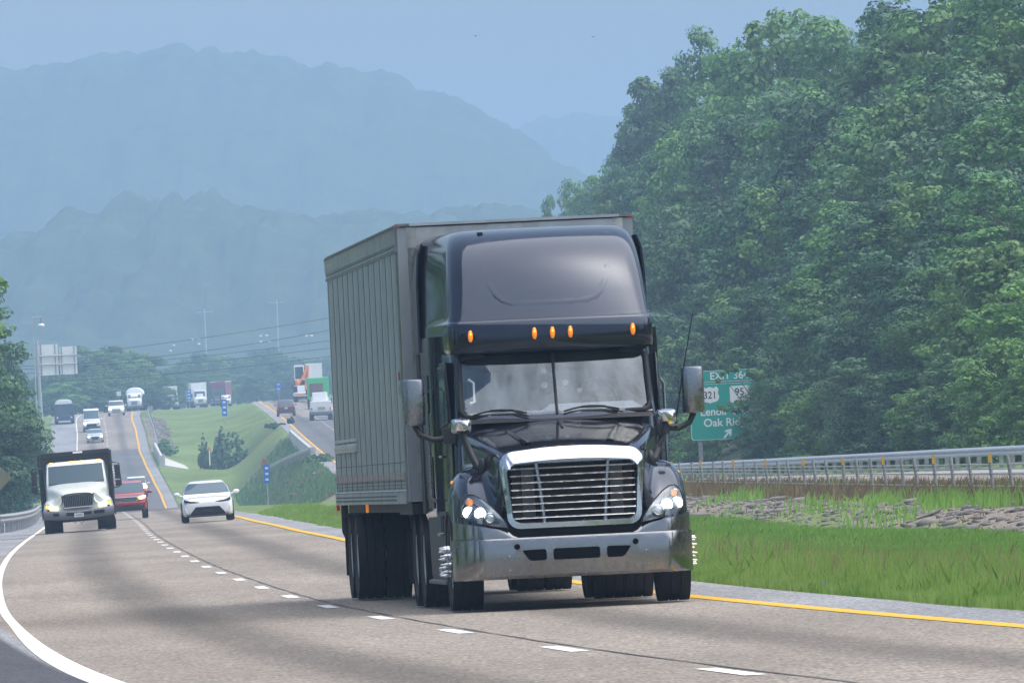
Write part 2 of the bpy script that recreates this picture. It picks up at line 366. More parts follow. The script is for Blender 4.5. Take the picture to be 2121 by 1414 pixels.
blend(np.where(sg > spg + RE + 3.5, .9, 0) * (1 - sstep(1000, 1200, dg_)), forest)
blend(np.where(sg < eg - 7, .9, 0) * sstep(330, 420, dg_) * (1 - sstep(1000, 1100, dg_)), forest)
blend(np.where((sg < eg - 3) & (sg > eg - 9), sstep(380, 430, dg_) * (1 - sstep(900, 980, dg_)), 0) * .8, rockc * .75)
blend(np.where((sg > 2.4) & (tg < .56) & (dg_ < 420), sstep(.585, .64, fbm(sg * .7 + 20, dg_ * .22)), 0) * .8, [.20, .145, .075])
fldw = sstep(-36, -30, sg + XL(dg_) + 0 * sg) * 0 + sstep(-95, -88, sg + XL(dg_))
blend(sstep(2300, 2400, dg_), [.035, .062, .028])
blend(sstep(2420, 2440, dg_ + nz * 40) * (1 - sstep(2700, 2760, dg_ + nz * 60)) * fldw, pale)
mg = mat('ground', (.1, .1, .1), .95, 0, 0, .2); n = mg.node_tree.nodes; l = mg.node_tree.links
at_ = n.new('ShaderNodeVertexColor'); at_.layer_name = 'tint'
tcg = n.new('ShaderNodeTexCoord')
def gn(sc, det=5, stretch=None):
    t = n.new('ShaderNodeTexNoise'); t.inputs['Scale'].default_value = sc; t.inputs['Detail'].default_value = det; t.inputs['Roughness'].default_value = .65
    if stretch:
        mpp = n.new('ShaderNodeMapping'); mpp.inputs['Scale'].default_value = stretch; l.new(tcg.outputs['Object'], mpp.inputs[0]); l.new(mpp.outputs[0], t.inputs['Vector'])
    else: l.new(tcg.outputs['Object'], t.inputs['Vector'])
    return t
t1 = gn(2.2, 8); t2 = gn(.12, 4, (1, .4, 1))
mr1 = n.new('ShaderNodeMapRange'); mr1.inputs[1].default_value = .25; mr1.inputs[2].default_value = .75; mr1.inputs[3].default_value = .55; mr1.inputs[4].default_value = 1.45; l.new(t1.outputs[0], mr1.inputs[0])
mr2 = n.new('ShaderNodeMapRange'); mr2.inputs[1].default_value = .3; mr2.inputs[2].default_value = .7; mr2.inputs[3].default_value = .75; mr2.inputs[4].default_value = 1.25; l.new(t2.outputs[0], mr2.inputs[0])
mu = n.new('ShaderNodeMath'); mu.operation = 'MULTIPLY'; l.new(mr1.outputs[0], mu.inputs[0]); l.new(mr2.outputs[0], mu.inputs[1])
sc_ = n.new('ShaderNodeVectorMath'); sc_.operation = 'SCALE'; l.new(at_.outputs[0], sc_.inputs[0]); l.new(mu.outputs[0], sc_.inputs[3]); l.new(sc_.outputs[0], n['Principled BSDF'].inputs['Base Color'])
bpn = n.new('ShaderNodeBump'); bpn.inputs['Strength'].default_value = .6; bpn.inputs['Distance'].default_value = .15; l.new(t1.outputs[0], bpn.inputs['Height']); l.new(bpn.outputs[0], n['Principled BSDF'].inputs['Normal'])
tag(np_mesh('ground', G.reshape(-1, 3), quads, mg, smooth=180, col=tint), kind='structure')

# ------------------------------------------------------------------ pavement
def asphalt(name, base, shoulder, lanes):
    """lanes: list of lane centres (u); u = metres across, v = metres along"""
    m = mat(name, base, .85, 0, 0, .35); n = m.node_tree.nodes; l = m.node_tree.links; p = n['Principled BSDF']
    uv = n.new('ShaderNodeUVMap'); uv.uv_map = 'uv'; sx = n.new('ShaderNodeSeparateXYZ'); l.new(uv.outputs[0], sx.inputs[0])
    tc = n.new('ShaderNodeTexCoord')
    def math_(op, a, b=None, c=None):
        q = n.new('ShaderNodeMath'); q.operation = op
        for i, v in enumerate((a, b, c)):
            if v is None: continue
            if isinstance(v, (int, float)): q.inputs[i].default_value = v
            else: l.new(v, q.inputs[i])
        return q.outputs[0]
    def noise(sc, det, vec, mscale=None):
        t = n.new('ShaderNodeTexNoise'); t.inputs['Scale'].default_value = sc; t.inputs['Detail'].default_value = det
        mp = n.new('ShaderNodeMapping'); mp.inputs['Scale'].default_value = mscale or (1, 1, 1); l.new(vec, mp.inputs[0]); l.new(mp.outputs[0], t.inputs['Vector']); return t.outputs[0]
    def mix(f, a, b):
        q = n.new('ShaderNodeMix'); q.data_type = 'RGBA'
        (l.new(f, q.inputs[0]) if not isinstance(f, float) else setattr(q.inputs[0], 'default_value', f))
        for i, v in ((6, a), (7, b)):
            if isinstance(v, tuple): q.inputs[i].default_value = (*v, 1)
            else: l.new(v, q.inputs[i])
        return q.outputs[2]
    def mr(v, a, b, c, d):
        q = n.new('ShaderNodeMapRange'); q.interpolation_type = 'SMOOTHSTEP'
        for i, x in ((1, a), (2, b), (3, c), (4, d)): q.inputs[i].default_value = x
        l.new(v, q.inputs[0]); return q.outputs[0]
    wob = noise(.02, 3, uv.outputs[0], (2, 1, 1))
    u = math_('ADD', sx.outputs[0], math_('MULTIPLY', math_('SUBTRACT', wob, .5), .45)); v = sx.outputs[1]
    col = base
    st = None
    for c_ in lanes:                                                  # oil band worn into the middle of each lane
        b = mr(math_('ABSOLUTE', math_('SUBTRACT', u, c_)), .10, .80, 1, 0)
        st = b if st is None else math_('MAXIMUM', st, b)
    long_ = noise(.03, 3, uv.outputs[0], (4, .22, 1))
    col = mix(math_('MULTIPLY', math_('MULTIPLY', st, mr(long_, .3, .65, .78, 1)), .80), base, tuple(x * .40 for x in base))
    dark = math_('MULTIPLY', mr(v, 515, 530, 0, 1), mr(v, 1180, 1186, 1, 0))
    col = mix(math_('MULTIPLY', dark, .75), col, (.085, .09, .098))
    sh = math_('MAXIMUM', mr(sx.outputs[0], lanes[0] + LW / 2 + .12, lanes[0] + LW / 2 + .2, 0, 1), mr(sx.outputs[0], lanes[-1] - LW / 2 - .2, lanes[-1] - LW / 2 - .12, 1, 0))
    col = mix(sh, col, shoulder)
    patch = math_('MULTIPLY', mr(sx.outputs[0], lanes[-1] - LW / 2 - .35, lanes[-1] - LW / 2 - .25, 1, 0), mr(v, 116, 124, 1, 0))
    col = mix(patch, col, (.06, .062, .072))
    big = noise(.25, 5, uv.outputs[0], (1, .25, 1)); mott = mr(big, .3, .7, .86, 1.14)
    sp1 = noise(26, 3, tc.outputs['Object'], (1, .35, 1)); spk = mr(sp1, .32, .68, .55, 1.5)
    sp2 = noise(7, 4, tc.outputs['Object'], (1, .3, 1)); spk2 = mr(sp2, .3, .7, .82, 1.18)
    vm = n.new('ShaderNodeVectorMath'); vm.operation = 'SCALE'; l.new(col, vm.inputs[0]); l.new(math_('MULTIPLY', math_('MULTIPLY', mott, spk), spk2), vm.inputs[3])
    l.new(vm.outputs[0], p.inputs['Base Color'])
    bp = n.new('ShaderNodeBump'); bp.inputs['Strength'].default_value = .35; bp.inputs['Distance'].default_value = .01; l.new(sp1, bp.inputs['Height']); l.new(bp.outputs[0], p.inputs['Normal'])
    return m
ROADC = (.240, .208, .172)
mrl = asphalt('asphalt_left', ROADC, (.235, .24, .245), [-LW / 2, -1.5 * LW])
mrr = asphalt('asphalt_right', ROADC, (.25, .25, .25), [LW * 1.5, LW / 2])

dr = ds[(ds > -50) & (ds < 2385)]
def ribbon(name, xf, zf, s0, s1, m, lift, parent=None, d0=-50, d1=2380, ncol=2, skirt=True, ds_=None):
    """strip of paving between offsets s0(d), s1(d) beside the line xf"""
    dd = ds_ if ds_ is not None else dr[(dr >= d0) & (dr <= d1)]
    V = []; UVs = []
    for d in dd:
        a = float(s0(d)) if callable(s0) else s0; b = float(s1(d)) if callable(s1) else s1
        for s in np.linspace(a, b, ncol):
            V.append((float(xf(d)) + s, d, float(zf(s, d)) + lift)); UVs.append((s, d))
        if skirt:
            V[-ncol:] = [(V[-ncol][0] - .0, d, V[-ncol][2] - .3)] + V[-ncol:] + [(V[-1][0], d, V[-1][2] - .3)]
            UVs[-ncol:] = [UVs[-ncol]] + UVs[-ncol:] + [UVs[-1]]
    k = ncol + (2 if skirt else 0); nr = len(dd)
    j, i = np.meshgrid(np.arange(nr - 1), np.arange(k - 1), indexing='ij'); b = (j * k + i).ravel()
    return np_mesh(name, V, np.stack([b, b + 1, b + k + 1, b + k], 1), m, parent, smooth=35, uv=UVs)
zrf = lambda s, d: ZR(d)
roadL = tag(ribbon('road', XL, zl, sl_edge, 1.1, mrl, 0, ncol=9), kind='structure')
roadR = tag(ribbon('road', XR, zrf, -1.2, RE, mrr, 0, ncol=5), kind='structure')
def paint(name, col, wear=.35):
    m = mat(name, col, .6, 0, 0, .3, dirt=tuple(c * .45 for c in col), dscale=3.5, damt=wear); return m
mw = paint('white_marking', (.78, .78, .76)); my = paint('yellow_marking', (.72, .40, .025), .3); mt = mat('tar_joint', (.06, .055, .055), .7)
def struct(o): return tag(o, kind='structure')
def wig(a): return lambda d: a + .025 * math.sin(d * .09) + .02 * math.sin(d * .031)
struct(ribbon('yellow_edge_line', XL, zl, wig(-.10), wig(.12), my, .005, roadL, 20, 1420, skirt=False))
struct(ribbon('white_edge_line', XL, zl, lambda d: -2 * LW - .06 - .26 * (1 - float(sstep(74, 118, d))), lambda d: -2 * LW + .06 - .14 * (1 - float(sstep(74, 118, d))), mw, .005, roadL, 20, 1420, skirt=False))
struct(ribbon('tar_joint', XL, zl, lambda d: -LW + .16 + .012 * math.sin(d * .8), lambda d: -LW + .19 + .018 * math.sin(d * 1.3), mt, .005, roadL, 20, 620, skirt=False))
struct(ribbon('yellow_edge_line', XR, zrf, -.12, .10, my, .005, roadR, 60, 1440, skirt=False))
struct(ribbon('white_edge_line', XR, zrf, 2 * LW - .1, 2 * LW + .08, mw, .005, roadR, 60, 1440, skirt=False))
def dashes(xf, zf, s, parent, first, d1):
    V = []; Q = []
    d = first
    while d < d1:
        dd = np.linspace(d, d + 3.05, 4)
        for i, q in enumerate(dd):
            for o in (-.075, .075): V.append((float(xf(q)) + s + o, q, float(zf(s, q)) + .005))
        b = len(V) - 8
        for i in range(3): Q.append((b + 2 * i, b + 2 * i + 1, b + 2 * i + 3, b + 2 * i + 2))
        d += 12.19
    struct(np_mesh('lane_dashes', V, Q, mw, parent))
dashes(XL, zl, -LW, roadL, 68 - 1.5 - 12.19 * 3, 1400); dashes(XR, zrf, LW, roadR, 70, 1430)
# exit gore lines on the left
def strip(name, pts, w, m, parent):
    V = []; Q = []
    for i, (x, y) in enumerate(pts):
        z = float(zl(x - float(XL(y)), y)) + .008; V += [(x - w / 2, y, z), (x + w / 2, y, z)]
        if i: b = 2 * i - 2; Q.append((b, b + 1, b + 3, b + 2))
    struct(np_mesh(name, V, Q, m, parent))
xw = lambda d: float(XL(d)) - 2 * LW - .05
strip('gore_line', [(xw(318), 318), (xw(322) - 1.5, 322), (xw(328) - 3.2, 328), (xw(336) - 5.2, 336), (xw(346) - 7.6, 346)], .5, mw, roadL)
strip('gore_line', [(xw(300) - 7.6, 300), (xw(320) - 6.6, 320), (xw(345) - 5.4, 345)], .35, mw, roadL)

# ------------------------------------------------------------------ hills and mountains
def hills(name, Y, prof, front, back, seed, lump, m, nx=420, ny=60, xpad=900):
    px = np.array([p[0] for p in prof], float); pz = np.array([at(p[0], p[1], Y).z for p in prof]); pxx = np.array([at(p[0], p[1], Y).x for p in prof])
    xin = np.linspace(pxx[0], pxx[-1], nx); xs = np.concatenate([pxx[0] - np.linspace(xpad, 8, 60), xin, pxx[-1] + np.linspace(8, xpad, 60)])
    h = np.interp(xs, np.concatenate([[pxx[0] - xpad], pxx, [pxx[-1] + xpad]]), np.concatenate([[pz[0] * .35], pz, [pz[-1] * .5]]))
    ys = np.concatenate([np.linspace(Y - front, Y - front * .25, ny // 2, endpoint=False), np.linspace(Y - front * .25, Y + 30, ny // 2), np.linspace(Y + 60, Y + back, 8)])
    X, YY = np.meshgrid(xs, ys); H = np.tile(h, (len(ys), 1))
    t = np.where(YY < Y, (YY - (Y - front)) / front, 1 - (YY - Y) / back); t = np.clip(t, 0, 1)
    big = fbm(X / 60 + seed, YY / 110 + seed) - .47
    sm = .8 * vnoise(X / 9 + seed * 3, YY / 45 + seed) + .5 * np.sqrt(vnoise(X / 4.6 + seed * 5, YY / 26 + seed)) + .25 * fbm(X / 1.9 + seed, YY / 9, 2) - .85
    base = np.interp(YY, [2400, 3000, 9000], [22, 40, 52])
    Z = base - 6 + (H - base + 6) * np.sin(t * math.pi / 2)**1.15 + big * 12 * np.sin(np.clip(t, 0, 1) * math.pi) + sm * lump * np.clip(t * 4, 0, 1)
    V = np.stack([X, YY, Z], -1); r, c = Z.shape; j, i = np.meshgrid(np.arange(r - 1), np.arange(c - 1), indexing='ij'); b = (j * c + i).ravel()
    tag(np_mesh(name, V.reshape(-1, 3), np.stack([b, b + 1, b + c + 1, b + c], 1), m, smooth=180), kind='structure')
mh = mat('wooded_hill', (.035, .062, .028), .95, 0, 0, .1, var=.5, vscale=.05, bump=1, bscale=.15)
hills('hill', 3500, [(-60, 560), (0, 530), (60, 508), (110, 494), (140, 478), (180, 457), (240, 455), (290, 428), (330, 440), (350, 440), (390, 422), (412, 425), (440, 410), (475, 428), (500, 446), (520, 441), (560, 446), (580, 438), (620, 446), (680, 452), (760, 452), (830, 450), (900, 450), (1040, 448), (1200, 470)], 700, 500, 3.1, 9, mh)
hills('mountain', 5000, [(-80, 165), (0, 154), (40, 162), (85, 158), (120, 148), (160, 143), (200, 130), (240, 120), (300, 122), (330, 114), (385, 109), (410, 116), (440, 109), (490, 122), (530, 122), (590, 132), (630, 155), (680, 149), (740, 155), (760, 164), (820, 172), (860, 193), (920, 208), (950, 221), (1000, 248), (1050, 273), (1100, 303), (1150, 333), (1190, 362), (1300, 420), (1500, 500)], 1100, 700, 7.7, 8, mh)
hills('mountain', 6600, [(600, 420), (900, 340), (1040, 278), (1080, 258), (1150, 248), (1270, 238), (1500, 230), (2200, 300)], 700, 700, 12.3, 10, mh)
M['reflector2'] = mat('lamp_bowl_silver', (.30, .31, .33), .3, .7)
# ------------------------------------------------------------------ wheels
def tyre_mb(w, r, ri, n=48, grooves=True):
    m = MB(); h = w / 2; p = [(-h * .80, ri), (-h * .98, ri + (r - ri) * .3), (-h, ri + (r - ri) * .6), (-h * .94, r - .035), (-h * .80, r - .006)]
    if grooves:
        for g in (-.5, -.17, .17, .5):
            x = g * w; q = .008
            p += [(x - q - .002, r), (x - q, r - .016), (x + q, r - .016), (x + q + .002, r)]
    p += [(h * .80, r - .006), (h * .94, r - .035), (h, ri + (r - ri) * .6), (h * .98, ri + (r - ri) * .3), (h * .80, ri)]
    return m.lathe_x(p, n=n)
def rim_mb(w, ri, out=-1, dish=.05, hub=.11, hubout=.05):
    """wheel disc facing -x (out=-1)"""
    h = w / 2; m = MB(); p = [(-h * .80, ri + .012), (-h * .86, ri), (-h * .80, ri - .02), (-h * .80 + dish, ri - .05), (-h * .80 + dish + .02, hub + .06), (-h * .80 + dish - .01, hub), (-h * .80 + dish - hubout - .03, hub * .85), (-h * .80 + dish - hubout - .04, .001)]
    p = [(x * -out, r) for x, r in p]
    m.lathe_x(p, n=32)
    for k in range(10):
        a = 2 * math.pi * k / 10; rr = (hub + ri) * .5
        m.ell((-out * (-h * .80 + dish + .012), rr * math.cos(a), rr * math.sin(a)), (.02, .018, .018), 6, 4)
    return m
def wheel(parent, x, y, r, w, ri, side, rimmat, dish=.05, spikes=False, n=48, grooves=True, hubout=.05):
    t = tyre_mb(w, r, ri, n, grooves).build('wheel', M['rubber'], parent, 30); t.location = (x, y, r)
    rim = rim_mb(w, ri, side, dish, min(.11, ri * .4), hubout).build('rim', rimmat, t, 40)
    if spikes:
        m = MB()
        for k in range(10):
            a = 2 * math.pi * (k + .3) / 10; rr = .145
            c = (side * (w / 2 - .01), rr * math.cos(a), rr * math.sin(a))
            prof = [(0, .026), (.02, .026), (.05, .022), (.062, .024), (.085, .013), (.115, .010), (.13, .001)]
            m.lathe_x([(side * q, rad) for q, rad in prof], c, 10)
        m.build('lug_nut_spikes', M['chrome'], t, 40)
    return t

# ------------------------------------------------------------------ the black tractor
# local axes: x = right in the photo, y = back, z = up; origin under the middle of the front bumper
trac = empty('semi_tractor', (.565, 105.0, 0.02), .072, 'black semi truck with tall sleeper cab, chrome grille and lit headlamps, pulling the grey trailer', 'truck')
BK = M['black']
# hood with its fenders: cross sections from the grille back to the windshield
def hood_sec(y, A, C, D, E, F_, G_, H_):
    half = [(0, A), (C[0] * .5, A - (A - C[1]) * .18), C, (C[0] + (D[0] - C[0]) * .55 + .012, C[1] - (C[1] - D[1]) * .25), D, E, F_, G_, H_]
    return [(-x, y, z) for x, z in half[::-1]] + [(x, y, z) for x, z in half[1:]]
secs = [
    hood_sec(.10, 1.640, (.715, 1.560), (.735, 1.02), (.79, .85), (.90, .86), (.95, .84), (.96, .80)),
    hood_sec(.16, 1.668, (.740, 1.590), (.760, 1.16), (.84, .98), (1.00, .98), (1.06, .92), (1.07, .80)),
    hood_sec(.34, 1.722, (.770, 1.640), (.800, 1.30), (.90, 1.17), (1.08, 1.18), (1.175, 1.05), (1.19, .82)),
    hood_sec(.60, 1.778, (.810, 1.690), (.840, 1.42), (.95, 1.38), (1.11, 1.38), (1.215, 1.17), (1.23, .86)),
    hood_sec(.90, 1.832, (.858, 1.742), (.890, 1.48), (.99, 1.475), (1.13, 1.465), (1.23, 1.27), (1.24, 1.0)),
    hood_sec(1.25, 1.889, (.915, 1.800), (.950, 1.50), (1.03, 1.48), (1.14, 1.45), (1.235, 1.26), (1.24, 1.06)),
    hood_sec(1.62, 1.944, (.977, 1.858), (1.02, 1.50), (1.06, 1.42), (1.13, 1.38), (1.21, 1.18), (1.22, 1.0)),
    hood_sec(1.74, 1.961, (.997, 1.876), (1.03, 1.50), (1.06, 1.42), (1.13, 1.36), (1.20, 1.15), (1.21, .95))]
m = MB(); m.loft(secs, (False, False), closed=False)
hood = m.build('hood', BK, trac, 180, sub=2)
def hood_z(x, y):
    ys = [s[0][1] for s in secs]; i = max(0, min(len(ys) - 2, int(np.searchsorted(ys, y)) - 1)); t = (y - ys[i]) / (ys[i + 1] - ys[i])
    f = lambda s: np.interp(abs(x), [p[0] for p in s[8:12]], [p[2] for p in s[8:12]])
    return float(f(secs[i]) * (1 - t) + f(secs[i + 1]) * t)
for sgn in (-1, 1):                                            # raised creases running down the hood
    path = [(sgn * (.62 - .20 * t), 1.5 - 1.15 * t) for t in np.linspace(0, 1, 8)]
    m = MB(); rings = []
    for i, (x, y) in enumerate(path):
        w = .055 * (.25 + .75 * i / 7); z = hood_z(x, y) - .006; hgt = .022 * min(1, i / 2)
        rings.append([(x - w, y, z), (x - w * .35, y, z + hgt), (x + w * .35, y, z + hgt), (x + w, y, z)])
    m.loft(rings, (False, False), closed=False); m.build('hood_crease', BK, hood, 60)
m = MB(); m.loft([[(-.013, y, hood_z(0, y) + .004), (.013, y, hood_z(0, y) + .004)] for y in np.linspace(1.1, 1.7, 6)], (False, False), closed=False)
m.build('hood_seam', M['gap'], hood)
# front panel under the hood between grille and lamps
m = MB(); m.box((0, .22, .84), (1.9, .2, .22)); m.build('valance', M['gap'], trac)
# chrome grille surround
def rtrap(wt, wb, zt, zb, r, crown=0.0, n=6):
    pts = []
    for cx_, cz, a0 in ((wt - r, zt - r, 0), (-(wt - r), zt - r, 90), (-(wb - r), zb + r, 180), (wb - r, zb + r, 270)):
        for k in range(n + 1):
            a = R(a0 + 90 * k / n); pts.append([cx_ + r * math.cos(a), cz + r * math.sin(a)])
        if a0 == 0:
            for q in (.5, .17, -.17, -.5): pts.append([q * (wt - r) * 1.0, zt])
        if a0 == 180:
            for q in (-.5, -.17, .17, .5): pts.append([q * (wb - r), zb])
    for p in pts:
        if p[1] > (zt + zb) / 2: p[1] += crown * (1 - (p[0] / wt)**2)
    return pts
def gy(z, base=0.0): return base + (z - .82) * .10
outer = rtrap(.755, .715, 1.615, .815, .14, .055); mid1 = rtrap(.74, .70, 1.60, .83, .13, .055); mid2 = rtrap(.682, .647, 1.50, .88, .10, .035); inner = rtrap(.662, .627, 1.475, .90, .085, .012)
def ring3(pts, y): return [(x, gy(z, y) + .05 * (x / .75)**2, z) for x, z in pts]
m = MB(); m.loft([ring3(outer, .09), ring3(outer, .03), [(x, y + (.03 if z > 1.55 else 0), z) for x, y, z in ring3(mid1, -.025)], [(x, y - (.012 if z > 1.42 else 0), z) for x, y, z in ring3(mid2, -.03)], ring3(inner, .0), ring3(inner, .07)], (False, False))
grille = m.build('grille', M['chrome'], trac, 55)
m = MB(); m.loft([ring3(inner, .068), ring3([(x * .98, z) for x, z in inner], .15)], (False, True)); m.build('radiator_recess', M['gap'], grille)
m = MB()
for k in range(8):
    z = 1.45 - k * .0725 - .012
    for a, b in ((-.65, .65),):
        xs = np.linspace(a, b, 9) * (1 - .035 * (1.5 - z))
        c5 = lambda x: gy(z, 0) + .05 * (x / .75)**2; m.loft([[(x, c5(x) - .016, z - .001), (x, c5(x) - .020, z + .002), (x, c5(x) - .004, z + .017), (x, c5(x) + .02, z + .018), (x, c5(x) + .02, z - .002)] for x in xs])
m.build('grille_bars', M['chrome'], grille, 40)
for sgn in (-1, 1):
    m = MB(); m.loft([[(sgn * x - .022, gy(z, .012), z), (sgn * x - .012, gy(z, -.002), z), (sgn * x + .012, gy(z, -.002), z), (sgn * x + .022, gy(z, .012), z), (sgn * x + .02, gy(z, .06), z), (sgn * x - .02, gy(z, .06), z)] for x, z in ((.375, 1.50), (.345, 1.25), (.315, .885))])
    m.build('grille_post', M['brushed'], grille, 50)
    m = MB(); m.box((sgn * .46, .17, 1.18), (.13, .04, .56)); m.build('cooler_edge', M['greypl'], grille)
    m = MB(); m.box((sgn * .58, .16, 1.18), (.09, .04, .56)); m.build('air_duct', M['darksteel'], grille)
# bumper: bent sheet, openings cut through
def bumper_y(x):
    a = abs(x); return .02 * (a / .9)**2 + (.50 * max(0, (a - .93) / .32)**2.2)
xs = np.concatenate([np.linspace(-1.25, -.93, 12), np.linspace(-.9, .9, 19), np.linspace(.93, 1.25, 12)])
m = MB(); m.loft([[(x, bumper_y(x) + .01, .315), (x, bumper_y(x) - .012, .345), (x, bumper_y(x) - .02, .52), (x, bumper_y(x) - .012, .715), (x, bumper_y(x) + .0, .738), (x, bumper_y(x) + .05, .735), (x, bumper_y(x) + .05, .318)] for x in xs])
bump = m.build('bumper', M['dchrome'], trac, 35)
def rpoly(pts, r=.03, n=4):
    out = []; k = len(pts)
    for i in range(k):
        p0, p, p1 = Vector(pts[i - 1]), Vector(pts[i]), Vector(pts[(i + 1) % k]); a = (p0 - p).normalized(); b = (p1 - p).normalized()
        for j in range(n + 1):
            t = j / n; q = (p + a * r) * (1 - t)**2 + p * 2 * t * (1 - t) + (p + b * r) * t * t; out.append((q.x, q.y))
    return out
cs = []
for pts in ([(-.57, .608), (-.315, .612), (-.312, .495), (-.49, .495)], [(-.243, .612), (.243, .612), (.243, .495), (-.243, .495)], [(.57, .608), (.315, .612), (.312, .495), (.49, .495)]):
    m = MB(); m.prism(rpoly(pts), -.2, .3); cs.append(m.build('c', M['gap']))
for sgn in (-1, 1):
    m = MB(); m.prism([(sgn * .615 + .031 * math.cos(a), .645 + .031 * math.sin(a)) for a in np.linspace(0, 2 * math.pi, 16, endpoint=False)], -.2, .3); cs.append(m.build('c', M['gap']))
for c in cs: c.parent = trac
cut(bump, cs)
bump.data.polygons.foreach_set('use_smooth', [True] * len(bump.data.polygons)); bump.data.set_sharp_from_angle(angle=R(30))
m = MB(); m.box((0, .16, .55), (1.5, .04, .3)); m.build('bumper_backing', M['gap'], bump)
for x, z in ((-.70, .40), (-.70, .545), (.72, .545), (.74, .40)):
    m = MB(); m.ell((x, bumper_y(x) - .02, z), (.013, .008, .013), 10, 6); m.build('bumper_bolt', M['brushed'], bump, 60)
for sgn in (-1, 1):                                            # polished filler between lamp and bumper
    xs = np.concatenate([np.linspace(.60, .93, 8), np.linspace(.95, 1.235, 10)])
    def top(x): return float(np.interp(x, [.60, .68, .80, 1.0, 1.235], [.742, .80, .835, .875, .925]))
    m = MB(); m.loft([[(sgn * x, bumper_y(x) + .03, .742), (sgn * x, bumper_y(x) + .035, (.742 + top(x)) / 2), (sgn * x, bumper_y(x) + .05, top(x)), (sgn * x, bumper_y(x) + .1, top(x)), (sgn * x, bumper_y(x) + .1, .742)] for x in xs])
    m.build('bumper_filler', M['dchrome'], trac, 40)
# headlamps
def hl_y(x, z): return .02 + .25 * max(0, (abs(x) - .66) / .5)**1.7 + .34 * max(0, z - .9)
for sgn in (-1, 1):
    out = [(.70, .845), (.72, .90), (.78, .985), (.86, 1.075), (.94, 1.15), (1.02, 1.20), (1.08, 1.205), (1.125, 1.165), (1.15, 1.09), (1.158, 1.02), (1.155, .975), (1.10, .945), (.98, .905), (.85, .87)]
    out = [(x, z) for x, z in out]
    cxh = sum(p[0] for p in out) / len(out); czh = sum(p[1] for p in out) / len(out)
    def sh(k, dy): return [(sgn * (cxh + (x - cxh) * k), hl_y(cxh + (x - cxh) * k, czh + (z - czh) * k) + dy, czh + (z - czh) * k) for x, z in out]
    m = MB(); m.loft([sh(1.06, .16), sh(1.06, .0), sh(1.03, -.018), sh(1.0, .0)], (False, False)); hl = m.build('headlight', M['plastic'], trac, 60)
    m = MB(); m.loft([sh(1.0, .0), sh(.95, .045), sh(.5, .06), sh(.05, .06)], (False, True)); m.build('lamp_bowl', M['reflector2'], hl, 60)
    m = MB(); m.loft([sh(.985, -.012), sh(.7, -.028), sh(.35, -.03), sh(.02, -.03)], (False, True)); m.build('lens', M['lens'], hl, 180)
    def disc(name, x, z, r, mt_, dep=.0, ring=True):
        y = hl_y(x, z); q = MB(); q.ell((sgn * x, y + .02 + dep, z), (r, .022, r), 16, 8); o = q.build(name, mt_, hl, 180)
        if ring:
            q = MB(); rr = [[(sgn * x + k * math.cos(a), y + dy, z + k * math.sin(a)) for a in np.linspace(0, 2 * math.pi, 20, endpoint=False)] for k, dy in ((r * 1.18, .05), (r * 1.2, .005), (r * 1.05, .0), (r, .03))]
            q.loft(rr, (False, False)); q.build('lamp_ring', M['reflector'], hl, 60)
    disc('lamp_bulb', 1.085, 1.02, .056, M['lamp']); disc('lamp_bulb', .972, 1.005, .056, M['lamp']); disc('fog_reflector', .875, .955, .05, M['reflector'])
    disc('turn_signal', 1.065, 1.128, .038, M['amber'])
# ------------------------------------------------------------------ cab, sleeper and roof fairing
def plan_ring(z, yf, wf, wr, yb, bow=.16, rc=.12, yaw_n=13):
    """outline of the cab at height z: bowed front, rounded corners, sides running out to the rear"""
    pts = []; wi = wf - rc
    for x in np.linspace(-wi, wi, yaw_n): pts.append((x, yf + bow * (x / wf)**2))
    yc = yf + bow * (wi / wf)**2
    cor = [(wi + rc * math.sin(a), yc + rc * (1 - math.cos(a)) + .3 * bow * a) for a in np.linspace(.3, math.pi / 2, 4)]
    yl = cor[-1][1]; side = [(wf + (wr - wf) * t, yl + (yb - yl) * t) for t in np.linspace(.15, 1, 5)]
    rt_ = cor + side
    pts = [(-x, y) for x, y in rt_[::-1]] + pts + rt_
    return [(x, y, z) for x, y in pts]
m = MB()
m.loft([plan_ring(.55, 1.75, 1.10, 1.16, 3.25), plan_ring(1.2, 1.72, 1.10, 1.16, 3.25), plan_ring(1.95, 1.72, 1.085, 1.15, 3.25)] + [plan_ring(z, yf, 1.075 - .03 * (z - 2), 1.15, 3.25) for z, yf in ((1.98, 1.74), (2.3, 1.90), (2.62, 2.04), (2.70, 2.08))])
cab = m.build('cab', BK, trac, 50)
m = MB()
m.loft([plan_ring(z, 3.18, w - .005, w, 5.0, .02, .10) for z, w in ((.92, 1.20), (1.0, 1.225), (2.0, 1.23), (2.7, 1.23), (2.9, 1.225))])
sleeper = m.build('sleeper', BK, trac, 50)
# roof fairing
FZ = [(2.685, 1.93, 1.055), (2.70, 1.885, 1.075), (2.74, 1.87, 1.085), (2.90, 1.885, 1.09), (3.00, 1.90, 1.088), (3.022, 1.92, 1.082), (3.036, 1.985, 1.07), (3.10, 2.02, 1.062), (3.3, 2.13, 1.052), (3.5, 2.26, 1.04), (3.65, 2.39, 1.026), (3.78, 2.54, 1.008), (3.88, 2.72, .985), (3.95, 2.92, .955), (4.0, 3.18, .91), (4.025, 3.5, .85), (4.035, 3.9, .75)]
wrear = lambda z: float(np.interp(z, [2.685, 2.75, 3.6, 3.88, 3.95, 4.0, 4.035], [1.20, 1.225, 1.22, 1.19, 1.14, 1.06, .82]))
m = MB(); m.loft([plan_ring(z, yf, wf, wrear(z), 5.0, .17 + .12 * max(0, (z - 3.0)), .12 + .10 * max(0, (z - 3.0))) for z, yf, wf in FZ])
roof = m.build('roof_fairing', BK, trac, 38)
